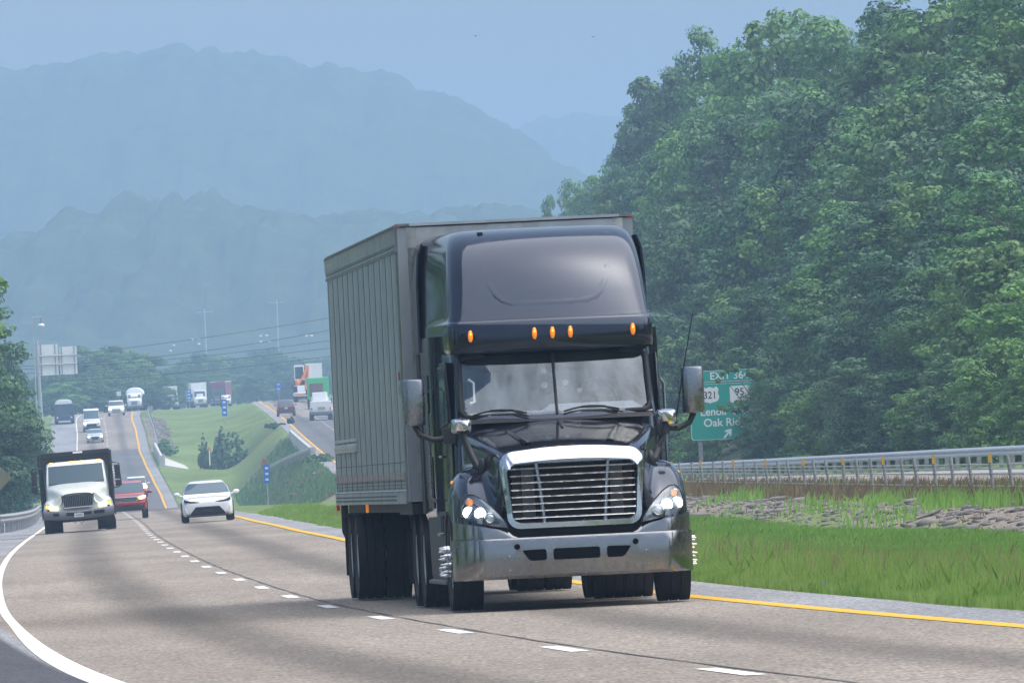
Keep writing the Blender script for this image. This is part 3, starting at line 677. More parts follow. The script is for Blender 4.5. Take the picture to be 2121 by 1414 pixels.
def front_y(x, z):
    yf = np.interp(z, [a for a, _, _ in FZ], [b for _, b, _ in FZ]); wf = np.interp(z, [a for a, _, _ in FZ], [c for _, _, c in FZ]); bow = .17 + .12 * max(0, (z - 3.0))
    return float(yf + bow * (x / wf)**2)
# pressed U-shaped crease in the roof front
cr_pts = [(-.72, 3.93), (-.70, 3.75), (-.655, 3.55), (-.61, 3.40), (-.56, 3.30), (-.49, 3.235), (-.40, 3.205), (-.2, 3.195), (0, 3.195), (.2, 3.195), (.40, 3.205), (.49, 3.235), (.56, 3.30), (.61, 3.40), (.655, 3.55), (.70, 3.75), (.72, 3.93)]
m = MB(); rings = []
for i, (x, z) in enumerate(cr_pts):
    a = Vector(cr_pts[max(0, i - 1)]); b = Vector(cr_pts[min(len(cr_pts) - 1, i + 1)]); t = (b - a).normalized(); nn = Vector((-t.y, t.x))
    rr = []
    for k, h in ((-.05, .004), (-.022, -.0015), (0, -.0035), (.022, -.0015), (.05, .004)):
        q = Vector((x, z)) + nn * k; rr.append((q.x, front_y(q.x, q.y) + h, q.y))
    rings.append(rr)
m.loft(rings, (False, False), closed=False); m.build('roof_crease', BK, roof, 180)
for x in (-.86, -.19, 0, .19, .86):
    z = 2.87; y = front_y(x, z)
    m = MB(); m.ell((x, y - .008, z), (.027, .03, .066), 12, 8); ml = m.build('marker_light', M['amber'], roof, 180)
    m = MB(); m.ell((x, y + .0, z - .004), (.033, .012, .076), 12, 8); m.build('light_base', M['darksteel'], ml, 180)
    m = MB(); m.ell((x, y - .036, z + .02), (.010, .008, .014), 8, 6); m.build('light_bulb', M['amber_lit'], ml, 180)
m = MB(); m.box((-.63, front_y(-.6, 3.97) - .01, 3.975), (.06, .05, .03)); m.build('roof_vent', M['gap'], roof, bevel=.006)
# side extenders
for sgn in (-1, 1):
    m = MB(); m.loft([[(sgn * (w + .012), 4.62, z), (sgn * (w + .022), 5.22 - .0, z), (sgn * (w - .01), 5.22, z), (sgn * (w - .01), 4.62, z)] for z, w in ((2.76, 1.235), (3.5, 1.235), (3.8, 1.21), (3.93, 1.16))])
    m.build('side_extender', BK, trac, 40)
    m = MB(); m.loft([[(sgn * (w + .004), 4.85, z), (sgn * (w + .01), 5.2, z), (sgn * (w - .01), 5.2, z), (sgn * (w - .01), 4.85, z)] for z, w in ((1.02, 1.235), (2.74, 1.235))])
    m.build('side_extender', M['plastic'], trac, 40)
# doors
for sgn in (-1, 1):
    def dx(y): return 1.085 + (1.15 - 1.085) * (y - 1.9) / 1.35
    m = MB(); pts = [(2.02, 1.02), (3.10, 1.02), (3.10, 2.62), (2.32, 2.62), (2.05, 2.02)]
    m.loft([[(sgn * (dx(y) + .004), y, z) for y, z in pts], [(sgn * (dx(y) + .018), y, z) for y, z in pts]]); door = m.build('door', BK, trac, 30, bevel=.008)
    pts = [(2.20, 1.98), (2.98, 1.92), (3.02, 2.0), (3.02, 2.52), (2.94, 2.56), (2.44, 2.56), (2.38, 2.50), (2.18, 2.06)]
    m = MB(); m.loft([[(sgn * (dx(y) + .014), y, z) for y, z in pts], [(sgn * (dx(y) + .024), y, z) for y, z in pts]]); w_ = m.build('door_window', M['cglass'], door, 30)
    fr = MB(); fr.tube([(sgn * (dx(y) + .02), y, z) for y, z in pts + pts[:1]], .012, 6); fr.build('window_seal', M['plastic'], door, 60)
    m = MB(); m.tube([(sgn * 1.165, 2.75, 1.62), (sgn * 1.185, 2.78, 1.62), (sgn * 1.185, 2.94, 1.62), (sgn * 1.165, 2.97, 1.62)], .014, 6); m.build('door_handle', M['chrome'], door, 60)
    m = MB(); m.tube([(sgn * 1.225, 3.24, 1.15), (sgn * 1.27, 3.26, 1.2), (sgn * 1.27, 3.26, 2.3), (sgn * 1.225, 3.24, 2.35)], .016, 8); m.build('grab_rail', M['brushed'], sleeper, 60)
    m = MB(); m.box((sgn * 1.232, 3.85, 1.35), (.012, .9, .55)); m.build('locker_door', M['plastic'], sleeper, bevel=.004)
    m = MB(); m.loft([[(sgn * 1.232, y, z) for y, z in ((3.6, 2.1), (4.3, 2.1), (4.3, 2.5), (3.6, 2.5))], [(sgn * 1.240, y, z) for y, z in ((3.6, 2.1), (4.3, 2.1), (4.3, 2.5), (3.6, 2.5))]]); m.build('sleeper_window', M['cglass'], sleeper)
    m = MB(); m.ell((sgn * 1.185, 1.10, 1.34), (.02, .03, .022), 10, 6); m.build('side_marker', M['amber'], trac, 60)
# windshield: two panes, black seal, dark band at the top, pale cab inside
def ws(x, z, off=0.0):
    y = np.interp(z, [1.95, 1.98, 2.3, 2.62, 2.70], [1.72, 1.74, 1.90, 2.04, 2.08]); wf = 1.075
    return (x, float(y) + .16 * (x / wf)**2 + off, z)
WT, WB, ZT, ZB = .985, 1.0, 2.655, 2.015
opening = rpoly([(-WB, ZB), (WB, ZB), (WT, ZT), (-WT, ZT)], .10, 5)
m = MB(); m.prism([(x, z) for x, z in opening], 1.5, 2.75); c = m.build('c', M['gap']); c.parent = trac; cut(cab, [c])
cab.data.polygons.foreach_set('use_smooth', [True] * len(cab.data.polygons)); cab.data.set_sharp_from_angle(angle=R(35))
for sgn in (-1, 1):
    nx, nz = 9, 8; vs = []
    for j in range(nz):
        for i in range(nx):
            z = ZB + (ZT - ZB) * j / (nz - 1); w = WB + (WT - WB) * j / (nz - 1); x = .012 + (w - .012) * i / (nx - 1)
            e = max(0, x - (w - .10)) / .10; dz = .10 * (1 - math.sqrt(max(0, 1 - e * e)))
            zz = min(max(z, ZB + dz), ZT - dz); vs.append(ws(sgn * x, zz, .004))
    m = MB(); m.add(vs, [(j * nx + i, j * nx + i + 1, (j + 1) * nx + i + 1, (j + 1) * nx + i) for j in range(nz - 1) for i in range(nx - 1)])
    m.build('windshield_pane', M['glass'], trac, 180)
m = MB(); path = [ws(x, z, -.008) for x, z in opening + opening[:1]]; m.tube(path, .026, 8); seal = m.build('windshield_seal', M['rubber'], trac, 60)
m = MB(); m.tube([ws(0, z, -.006) for z in np.linspace(ZB, ZT, 6)], .016, 8); m.build('center_bar', M['rubber'], seal, 60)
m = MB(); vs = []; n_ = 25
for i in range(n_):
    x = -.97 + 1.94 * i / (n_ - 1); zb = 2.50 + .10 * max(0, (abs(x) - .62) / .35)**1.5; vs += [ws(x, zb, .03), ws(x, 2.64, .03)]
m.add(vs, [(2 * i, 2 * i + 2, 2 * i + 3, 2 * i + 1) for i in range(n_ - 1)]); m.build('visor_shade_band', M['gap'], trac, 180)  # black strip paints the visor's shade across the top of the glass
m = MB(); m.box((0, 3.12, 2.25), (2.1, .03, .95)); m.build('sleeper_curtain', M['curtain'], trac)
m = MB(); m.loft([[(-1.02, 1.86, 2.0), (1.02, 1.86, 2.0)], [(-1.02, 2.1, 2.06), (1.02, 2.1, 2.06)], [(-1.02, 2.4, 2.05), (1.02, 2.4, 2.05)], [(-1.02, 2.45, 1.7), (1.02, 2.45, 1.7)]], (False, False), closed=False)
for a, b in ((-.15, .95),): m.box(((a + b) / 2, 2.25, 2.075), (b - a, .3, .09), taper=.8)
m.build('dashboard', M['dash'], trac, 40)
m = MB(); cth = Vector((.50, 2.42, 2.16))
m.tube([cth + Vector((.22 * math.cos(a), .10 * math.sin(a), .20 * math.sin(a))) for a in np.linspace(0, 2 * math.pi, 25)], .016, 8); m.tube([cth + Vector((-.2, 0, 0)), cth + Vector((.2, 0, 0))], .02, 6); m.tube([cth, cth + Vector((0, -.2, -.22))], .03, 6)
m.build('steering_wheel', M['plastic'], trac, 60)
for x in (-.52, .5):
    m = MB(); m.box((x, 2.85, 2.05), (.5, .14, .75), rx=R(-8)); m.box((x, 2.88, 2.5), (.28, .1, .2), rx=R(-8)); m.build('seat', M['curtain'], trac, bevel=.04)
for x, z, r_ in ((-.10, 2.47, .03), (-.105, 2.32, .036), (.115, 2.34, .034), (.26, 2.25, .03)):
    m = MB(); m.lathe_x([(0, .001), (0, r_), (.006, r_), (.006, .001)], (0, 0, 0), 16)
    m.v = [ws(x + vy, z + vz, .012 + vx) for vx, vy, vz in m.v]; m.build('toll_tag', M['tag'], trac)
m = MB(); m.tube([ws(-.90, 2.16, .06), ws(-.845, 2.18, .09), ws(-.845, 2.38, .09), ws(-.90, 2.42, .06)], .016, 8); m.build('grab_handle', M['curtain'], trac, 60)
for x0, x1, xa in ((-.88, -.32, -.40), (.07, .66, .60)):
    m = MB(); pts = [ws(x0 + (x1 - x0) * t, 2.035 + .045 * math.sin(math.pi * t), -.035) for t in np.linspace(0, 1, 9)]; m.tube(pts, .011, 6)
    m.tube([ws(xa + .1, 2.0, -.03), ws((x0 + x1) / 2 + .1, 2.075, -.055), ws((x0 + x1) / 2, 2.08, -.05)], .009, 6); m.tube([ws((x0 + x1) / 2 - .1, 2.075, -.05), ws((x0 + x1) / 2 + .14, 2.07, -.05)], .014, 6)
    m.build('wiper', M['gap'], trac, 60)
m = MB(); m.loft([[(-1.02, 1.66 + .0, 1.945), (1.02, 1.66, 1.945)], [(-1.0, 1.70 + .1, 1.99), (1.0, 1.70 + .1, 1.99)]], (False, False), closed=False)
m.build('cowl', M['plastic'], trac, 60)
# mirrors
for sgn, xc in ((-1, -1.49), (1, 1.47)):
    m = MB(); rr = []
    for k, (z, s_) in enumerate(((1.955, .80), (1.962, .93), (1.985, 1.0), (2.2, 1.0), (2.415, 1.0), (2.438, .93), (2.445, .80))):
        rr.append([(xc + .118 * s_ * math.copysign(abs(math.cos(a))**.55, math.cos(a)), 2.05 + .10 * s_ * math.copysign(abs(math.sin(a))**.8, math.sin(a)), z) for a in np.linspace(0, 2 * math.pi, 24, endpoint=False)])
    m.loft(rr); mir = m.build('side_mirror', M['brushed'], trac, 40)
    m = MB(); m.box((xc, 2.15, 2.2), (.2, .01, .43)); m.build('mirror_glass', M['reflector'], mir)
    m = MB(); m.tube([(xc, 2.06, 1.96), (xc - sgn * .05, 2.06, 1.86), (sgn * 1.30, 2.04, 1.80), (sgn * 1.16, 2.03, 1.81), (sgn * 1.06, 2.02, 1.84)], .032, 10); m.box((sgn * 1.13, 2.03, 1.83), (.13, .14, .16)); m.build('mirror_arm', M['plastic'], trac, 50)
    m = MB(); rr = []; xm = sgn * 1.075
    for y, s_ in ((.94, .80), (.925, .92), (.90, .97), (.86, .90), (.80, .6)):
        rr.append([(xm + .112 * s_ * math.copysign(abs(math.cos(a))**.45, math.cos(a)), y, 1.925 + .084 * s_ * math.copysign(abs(math.sin(a))**.45, math.sin(a))) for a in np.linspace(0, 2 * math.pi, 24, endpoint=False)])
    rr = [[(x, y, z) for x, y, z in r_] for r_ in rr]
    m.loft(rr); hm = m.build('hood_mirror', M['chrome'], trac, 60)
    m = MB(); m.tube([(xm - sgn * .01, .90, 1.85), (xm - sgn * .03, .89, 1.76), (xm - sgn * .10, .84, 1.60), (xm - sgn * .14, .80, 1.50), (xm - sgn * .20, .76, 1.47)], .036, 10, .045); m.ell((xm - sgn * .20, .76, 1.49), (.05, .09, .10), 12, 8); m.build('mirror_stalk', M['plastic'], hm, 60)
m = MB(); m.tube([(1.27, 2.02, 1.86), (1.36, 2.0, 2.35), (1.50, 1.98, 3.0)], .009, 6, .005); m.tube([(1.27, 2.02, 1.80), (1.27, 2.02, 1.92)], .018, 8); m.build('radio_antenna', M['gap'], trac, 60)
m = MB(); m.box((1.20, 1.98, 1.84), (.16, .03, .02)); m.box((1.21, 1.98, 1.87), (.05, .06, .06)); m.tube([(1.10, 1.98, 1.83), (1.09, 1.98, 1.74)], .006, 6); m.build('antenna_bracket', M['brushed'], trac)
# chassis sides, steps, frame
for sgn in (-1, 1):
    m = MB(); m.loft([[(sgn * x, y, z) for x, z in ((1.20, .30), (1.215, .36), (1.225, .95), (1.20, 1.04), (.9, 1.04), (.9, .30))] for y in (1.95, 2.1, 4.5, 4.62)]); fair = m.build('chassis_fairing', M['plastic'], trac, 35)
    for z in (.42, .80):
        m = MB(); m.box((sgn * 1.235, 2.35, z), (.07, .46, .035)); m.build('step', M['brushed'], fair, bevel=.008)
        m = MB(); m.box((sgn * 1.216, 2.35, z + .11), (.03, .42, .17)); m.build('step_recess', M['gap'], fair)
    m = MB(); m.loft([[(sgn * x, y, z) for x, z in ((1.245, .27), (1.25, .30), (1.20, .32), (1.0, .30))] for y in (1.9, 4.7)]); m.build('side_skirt', M['greypl'], fair, 30)
    m = MB(); m.box((sgn * .42, 4.2, .86), (.09, 7.4, .26)); m.build('frame_rail', M['darksteel'], trac)
    m = MB(); m.box((sgn * .95, 7.95, .55), (.62, .02, .62)); m.build('mud_flap', M['rubber'], trac)
    wheel(trac, sgn * 1.085, 1.22, .515, .30, .29, sgn, M['brushed'], .02, spikes=True)
    for y in (5.75, 7.08):
        for x in (1.09, .77): wheel(trac, sgn * x, y, .515, .285, .29, sgn, M['rim'], .13 if x > 1 else .05)
m = MB()
m.tube([(-1.0, 1.22, .515), (1.0, 1.22, .515)], .07, 10); m.box((0, 1.22, .42), (1.5, .14, .12)); m.build('front_axle', M['darksteel'], trac)
for y in (5.75, 7.08):
    m = MB(); m.tube([(-.7, y, .515), (.7, y, .515)], .10, 12); m.ell((0, y, .515), (.22, .26, .22), 14, 8); m.build('rear_axle', M['darksteel'], trac, 60)
m = MB(); m.box((0, 1.9, .62), (.7, 1.2, .5)); m.box((0, 2.6, .42), (.9, .6, .2)); m.build('engine_sump', M['darksteel'], trac, bevel=.03)
m = MB(); m.box((0, 6.4, 1.05), (.9, .9, .12), rx=R(-3)); m.build('fifth_wheel', M['darksteel'], trac, bevel=.02)
m = MB(); m.box((0, 5.06, 1.9), (1.9, .06, 1.7)); m.build('sleeper_back', M['plastic'], trac)

# ------------------------------------------------------------------ the grey box trailer
trl = empty('semi_trailer', (.085, 110.3, .03), .0732, 'grey ribbed box trailer coupled behind the black tractor', 'trailer')
TL, TW, TB, TT = 14.25, 1.295, 1.14, 4.13
m = MB(); m.box((0, TL / 2, (TB + TT) / 2), (2 * TW - .03, TL - .04, TT - TB - .02)); m.build('box_body', M['wall'], trl)
TAPE = mat('reflective_tape', (.3, .06, .06), .5); n = TAPE.node_tree.nodes; l = TAPE.node_tree.links
tcx = n.new('ShaderNodeTexCoord'); spx = n.new('ShaderNodeSeparateXYZ'); l.new(tcx.outputs['Object'], spx.inputs[0])
dv = n.new('ShaderNodeMath'); dv.operation = 'PINGPONG'; dv.inputs[1].default_value = .52; l.new(spx.outputs[1], dv.inputs[0])
rp = n.new('ShaderNodeValToRGB'); rp.color_ramp.interpolation = 'CONSTANT'; l.new(dv.outputs[0], rp.inputs[0])
for k, (p_, c_) in enumerate(((0, (.26, .05, .05, 1)), (.1, (.34, .36, .36, 1)), (.2, (.24, .07, .07, 1)), (.27, (.34, .36, .355, 1)), (.42, (.2, .2, .2, 1)))):
    e_ = rp.color_ramp.elements[k] if k < 2 else rp.color_ramp.elements.new(p_)
    e_.position = p_; e_.color = c_
l.new(rp.outputs[0], n['Principled BSDF'].inputs['Base Color'])
for sgn in (-1, 1):
    m = MB()                                                   # side sheet, faintly bulging between its posts
    ys = []; npan = 13; x0 = .22
    pw = (TL - .3 - x0) / npan
    for k in range(npan):
        for t in (.01, .12, .5, .88, .99): ys.append((x0 + (k + t) * pw, .004 * (1 - (2 * t - 1)**4)))
    zs = (1.26, 2.0, 3.0, 3.86)
    m.loft([[(sgn * (TW - .012 + b), y, z) for z in zs] for y, b in ys], (False, False), closed=False)
    wall = m.build('side_wall', M['wall'], trl, 60)
    m = MB()
    for k in range(npan + 1):
        y = x0 + k * pw; m.box((sgn * (TW - .0115), y, 2.57), (.008, .013, 2.58))
    m.build('panel_seams', M['seam'], wall)
    m = MB(); m.loft([[(sgn * x, y, z) for x, z in ((TW - .02, 3.86), (TW + .004, 3.865), (TW + .004, 3.90), (TW - .004, 3.905), (TW - .004, 3.95), (TW + .006, 3.955), (TW + .008, 4.10), (TW + .012, 4.11), (TW + .012, 4.14), (TW - .04, 4.15))] for y in (.12, TL)], (True, True)); tr_ = m.build('top_rail', M['wall'], trl, 25)
    m = MB(); m.box((sgn * (TW + .004), TL / 2, 3.882), (.005, TL - .3, .010)); m.box((sgn * (TW + .0), TL / 2, 3.93), (.005, TL - .3, .008)); m.box((sgn * (TW + .014), TL / 2, 4.128), (.006, TL - .2, .024)); m.build('rail_grooves', M['seam'], tr_)
    m = MB(); m.loft([[(sgn * x, y, z) for x, z in ((TW - .05, 1.125), (TW + .004, 1.125), (TW + .006, 1.265), (TW - .008, 1.28), (TW - .05, 1.285))] for y in (.3, TL)]); br = m.build('bottom_rail', M['wall'], trl, 25)
    m = MB()
    for k in range(62):
        y = 2.0 + k * .196
        for z in (1.168, 1.21): m.box((sgn * (TW + .006), y, z), (.006, .09, .018))
    m.box((sgn * (TW + .007), TL / 2 + .2, 1.262), (.006, TL - .8, .008)); m.build('rail_slots', M['seam'], br)
    m = MB()
    for z in (1.30, 1.335, 1.375, 1.58): m.box((sgn * (TW - .006), TL / 2, z), (.005, TL - .5, .007))
    m.build('rivet_rows', M['seam'], wall)
    m = MB(); m.box((sgn * (TW + .001), TL / 2 + .15, 1.43), (.008, TL - .5, .075)); m.build('reflective_tape', TAPE, wall)
    # front corner post, rounded polished sheet
    m = MB(); m.loft([[(sgn * (TW - .22 + .225 * math.sin(a)), .225 - .225 * math.cos(a) - .004, z) for a in np.linspace(0, math.pi / 2, 9)] for z in (1.16, 3.90)], (False, False), closed=False); m.build('corner_post', M['alu'], trl, 180)
    m = MB(); m.loft([[(sgn * (TW - .22 + .228 * math.sin(a)), .225 - .228 * math.cos(a) - .006, z) for a in np.linspace(0, math.pi / 2, 9)] for z in (3.90, 4.125)], (False, False), closed=False); m.build('corner_cap', M['cap'], trl, 180)
    m = MB(); m.box((sgn * (TW - .03), .1, 4.135), (.05, .12, .03)); m.build('corner_marker', M['red_lens'], trl)
    m = MB(); m.tube([(sgn * 1.2, 14.15, 1.12), (sgn * 1.2, 14.17, .8), (sgn * 1.05, 14.2, .46)], .05, 6); m.build('guard_strut', M['darksteel'], trl, 40)
    for y in (10.9, 12.15):
        for x in (1.12, .79): wheel(trl, sgn * x, y, .515, .285, .29, sgn, M['rim'], .13 if x > 1 else .05)
    m = MB(); m.box((sgn * .98, 12.95, .62), (.6, .02, .7)); m.build('mud_flap', M['rubber'], trl)
    m = MB(); m.box((sgn * .5, 11.5, .86), (.1, 3.6, .22)); m.build('slider_rail', M['darksteel'], trl)
    m = MB(); m.tube([(sgn * .8, 3.2, 1.1), (sgn * .8, 3.2, .45)], .06, 8); m.box((sgn * .8, 3.2, .42), (.25, .25, .05)); m.build('landing_leg', M['darksteel'], trl, 40)
    m = MB(); m.box((sgn * 1.27, 8.2, 1.09), (.03, .07, .12)); m.build('side_marker', M['amber'], trl)
    m = MB(); m.box((sgn * (TW - .02), TL - .02, 1.10), (.04, .05, .09)); m.build('tail_marker', M['red_lens'], trl)
wl_ = [c for c in trl.children if c.name.startswith('side_wall')][0]
m = MB()
for y0, y1, z in ((9.2, 13.7, 1.80),):
    m.box((-TW - .004, (y0 + y1) / 2, z), (.03, y1 - y0, .10)); m.box((-TW - .012, (y0 + y1) / 2, z + .01), (.03, y1 - y0 - .05, .045)); m.box((-TW - .002, (y0 + y1) / 2, z + .09), (.02, y1 - y0, .035))
m.build('repair_strap', M['galv'], wl_, bevel=.006)
m = MB(); m.box((-TW - .002, .62, 2.52), (.006, .10, .09)); m.build('sticker', mat('sticker_red', (.3, .06, .06), .6), wl_); m = MB(); m.loft([[(-TW - .003, .62 + a, z) for a, z in ((-.05, 2.42), (.05, 2.42), (0, 2.32))], [(-TW - .006, .62 + a, z) for a, z in ((-.05, 2.42), (.05, 2.42), (0, 2.32))]]); m.build('warning_sticker', M['seam'], wl_)
m = MB(); m.box((0, .0, 2.53), (2 * TW - .44, .02, 2.72)); fwl = m.build('front_wall', M['alu'], trl)
m = MB(); m.box((0, -.006, 4.01), (2 * TW - .44, .014, .22)); m.build('front_cap', M['cap'], trl)
m = MB(); m.box((0, TL / 2, 4.15), (2 * TW - .02, TL, .03)); m.build('roof', M['alu'], trl); m = MB(); m.box((0, -.01, 4.15), (2 * TW - .3, .05, .03)); m.build('roof_edge', M['galv'], trl)
m = MB(); m.box((0, TL / 2, 1.075), (2.3, TL - .3, .10)); m.box((0, 1.2, 1.065), (2.5, 2.2, .12)); m.build('floor_beams', M['darksteel'], trl)
m = MB(); m.box((0, 14.2, .47), (2.3, .1, .1)); m.build('underride_guard', M['darksteel'], trl)
for y in (10.9, 12.15):
    m = MB(); m.tube([(-.8, y, .515), (.8, y, .515)], .07, 10); m.build('axle', M['darksteel'], trl, 60)
# ------------------------------------------------------------------ trees
rng = np.random.default_rng(5)
def leaf_cloud(blobs, n, size, seed, shell=.55, sub=0):
    """leaf-sized cards through the outer volume of many blobs"""
    g = np.random.default_rng(seed); blobs = np.array(blobs, float)
    w = (blobs[:, 3] * blobs[:, 4] * blobs[:, 5])**(2 / 3); idx = g.choice(len(blobs), n, p=w / w.sum())
    dirs = g.normal(size=(n, 3)); dirs /= np.linalg.norm(dirs, axis=1)[:, None]
    rad = shell + (1 - shell) * g.random(n)**.6 + g.normal(size=n) * .05
    if sub:
        nb = len(blobs); sd = g.normal(size=(nb, sub, 3)) + np.array([0, 0, .25]); sd /= np.linalg.norm(sd, axis=2)[..., None]
        j = g.integers(0, sub, n); cc = sd[idx, j] * .82; q = dirs * (.20 + .24 * g.random(n)**.5)[:, None]; q[:, 2] *= .8
        P = blobs[idx, :3] + (cc + q) * blobs[idx, 3:6]; dirs = dirs * .75 + sd[idx, j] * .55
    else: P = blobs[idx, :3] + dirs * rad[:, None] * blobs[idx, 3:6]
    nrm = dirs * 1.1 + g.normal(size=(n, 3)) * .42 + np.array([0, 0, .45]); nrm /= np.linalg.norm(nrm, axis=1)[:, None]
    a = g.normal(size=(n, 3)); t1 = np.cross(nrm, a); t1 /= np.linalg.norm(t1, axis=1)[:, None]; t2 = np.cross(nrm, t1)
    s = size * (.6 + .8 * g.random(n))[:, None]
    V = np.stack([P - t1 * s * .5, P + t2 * s * .36 + nrm * s * .06, P + t1 * s * .55, P - t2 * s * .36 + nrm * s * .06], 1).reshape(-1, 3)
    return V, np.arange(n * 4).reshape(n, 4)

def crown_blobs(H, Wd, seed, lo=.12, shape='round', nb=46):
    g = np.random.default_rng(seed); B = []
    for k in range(nb):
        t = lo + (1 - lo) * (k + g.random()) / nb
        u = (t - lo) / (1 - lo)
        if shape == 'round': env = (math.sin(math.pi * min(1, .12 + .80 * u)))**.7
        elif shape == 'cone': env = max(.10, (1 - u)**.75) * min(1, .5 + u * 3)
        else: env = .85 * (1 - max(0, u - .72)**1.3 * 3.2)
        env = max(env, .08); a = g.random() * 2 * math.pi; r = Wd / 2 * env * (.35 + .65 * math.sqrt(g.random()))
        s = Wd * (.11 + .12 * g.random()) * (.75 + .4 * env)
        B.append((r * math.cos(a), r * math.sin(a), H * t * .95, s, s, s * (.62 + .25 * g.random())))
    return B

def tree_proto(name, H, Wd, seed, leafm, n=9000, size=.30, lo=.12, shape='round', nb=46):
    root = empty(name)
    B = crown_blobs(H, Wd, seed, lo, shape, nb)
    m = MB(); g = random.Random(seed)
    m.tube([(0, 0, -1.0), (.1, 0, H * .25), (-.1, .1, H * .55), (.05, 0, H * .86)], H * .017, 8, .04)
    for k in range(12):
        b = B[int(g.random() * len(B))]; z0 = max(H * .08, b[2] - H * .12); m.tube([(0, 0, z0), (b[0] * .5, b[1] * .5, z0 + (b[2] - z0) * .65), (b[0], b[1], b[2])], H * .006, 5, .02)
    m.build('trunk', M['bark'], root, 60)
    V, Q = leaf_cloud(B, n, size, seed + 50, .6, 8)
    np_mesh('crown', V, Q, leafm, root)
    root.location = (0, -500, -100)
    return root
KINDS = [('round', 'leaf0', 'mid green', 20, 9.5, 24000, .30, .10), ('full', 'leaf2', 'dark green', 21, 9.0, 24000, .28, .06), ('round', 'leaf1', 'yellowish green', 18, 9.0, 21000, .31, .08),
         ('full', 'leaf3', 'greyish green', 17, 8.0, 20000, .28, .05), ('cone', 'leaf0', 'narrow green', 21, 7.5, 20000, .29, .06), ('round', 'leaf2', 'deep green', 14, 9.0, 18000, .29, .04), ('full', 'leaf1', 'light green', 10, 7.5, 15000, .28, .02)]
SHAPE_WORD = {'round': 'round-topped', 'full': 'full', 'cone': 'tapering'}
protos = []; used = set()
def tree_at(px, py, d, k, label, group, wscale=1.0, lean=0.0, rz=None, hmin=3.0, sink=0.0):
    """tree of kind k whose top shows at photo pixel (px, py), standing at distance d"""
    p = at(px, py, d); gz = ground_at(p.x, d) - sink; H = max(hmin, p.z - gz)
    sh, lm, tint_, h0, w0, n_, ls, lo = KINDS[k]
    if k not in used:
        used.add(k); o = protos[k]
    else: o = copy_tree(protos[k])
    s = H / h0; w = wscale * (s**.5 if s < 1 else s**.7)
    o.location = (p.x, d, gz); o.scale = (w, w, s); o.rotation_euler = (0, lean, rng.random() * 6.28 if rz is None else rz)
    tag(o, label, 'tree', group); return o
for i, (sh, lm, tint_, h0, w0, n_, ls, lo) in enumerate(KINDS):
    protos.append(tree_proto('broadleaf_tree', h0, w0, 11 + i * 7, M[lm], n_, ls, lo, sh, 60 if sh != 'cone' else 54))
ORD = 'first second third fourth fifth sixth seventh eighth ninth tenth eleventh twelfth thirteenth fourteenth fifteenth sixteenth seventeenth eighteenth nineteenth twentieth'.split()
ordn = lambda i: ORD[i] if i < 20 else 'twenty-' + ORD[i - 20]
def rail_d(px, off=0.0):
    """distance at which the right guardrail passes behind photo column px"""
    dd = np.linspace(250, 1300, 700); xs = XR(dd) + 10.9 + off; pxs = CX + xs / dd * F
    return float(np.interp(-px, -pxs, dd))
FOREST = 'trees of the roadside wood on the right'
back = [(1134, 405, 4, .5), (1188, 378, 0, .6), (1222, 352, 2, .65), (1268, 322, 0, .7), (1302, 215, 4, .8), (1345, 160, 4, .95), (1388, 128, 1, .8), (1440, 150, 0, .9), (1490, 66, 0, .75), (1535, 105, 2, .8), (1590, 40, 0, 1), (1650, 22, 2, 1), (1705, 55, 3, .9), (1760, 42, 0, .95), (1815, 35, 4, .95), (1860, -15, 1, 1), (1930, -35, 0, 1.1), (2000, -30, 2, 1.0), (2070, -45, 1, 1.05), (2140, -50, 0, 1.1), (2210, -40, 2, 1.1)]
for i, (px, py, k, ws_) in enumerate(back):
    tree_at(px, py, rail_d(px, 19) + 8 * math.sin(i * 2.3), k, f'tall {KINDS[k][2]} tree, {ordn(i)} from the truck along the top row of the right wood', FOREST, ws_)
mid = [(1180, 480, 6, .7), (1232, 425, 1, .8), (1280, 395, 2, .8), (1325, 330, 0, .9), (1375, 300, 1, .9), (1430, 270, 2, .85), (1480, 255, 0, .9), (1540, 225, 1, .95), (1600, 200, 3, .95), (1665, 190, 0, 1), (1720, 215, 5, 1), (1785, 180, 1, 1), (1850, 170, 0, 1), (1915, 195, 2, 1), (1985, 160, 3, 1), (2050, 185, 1, 1), (2125, 170, 0, 1)]
for i, (px, py, k, ws_) in enumerate(mid):
    tree_at(px, py, rail_d(px, 13.5) + 7 * math.sin(i * 1.7), k, f'{KINDS[k][2]} tree, {ordn(i)} from the truck in the second row of the right wood', FOREST, ws_)
mid2 = [(1345, 500, 5, .9), (1400, 440, 3, .85), (1455, 425, 0, .85), (1510, 395, 1, .9), (1570, 405, 5, .9), (1630, 375, 2, .9), (1690, 385, 1, .95), (1750, 350, 3, .95), (1815, 375, 0, 1), (1880, 345, 1, 1), (1950, 370, 2, 1), (2020, 340, 5, 1), (2090, 365, 0, 1)]
for i, (px, py, k, ws_) in enumerate(mid2):
    tree_at(px, py, rail_d(px, 9.5) + 5 * math.sin(i * 1.3), k, f'{KINDS[k][2]} tree, {ordn(i)} from the truck in the third row of the right wood', FOREST, ws_)
front = [(1370, 640, 5, .85), (1420, 690, 6, .8), (1470, 590, 3, .8), (1600, 560, 1, .8), (1660, 600, 5, .85), (1720, 545, 0, .85), (1780, 590, 3, .85), (1845, 530, 5, .9), (1910, 575, 1, .9), (1975, 520, 0, .9), (2040, 560, 2, .9), (2105, 500, 6, 1), (2165, 560, 2, 1)]
for i, (px, py, k, ws_) in enumerate(front):
    tree_at(px, py, rail_d(px, 6.2) + 3 * math.sin(i * 1.9), k, f'lower {KINDS[k][2]} tree, {ordn(i)} from the truck in the front row of the right wood', FOREST, ws_)
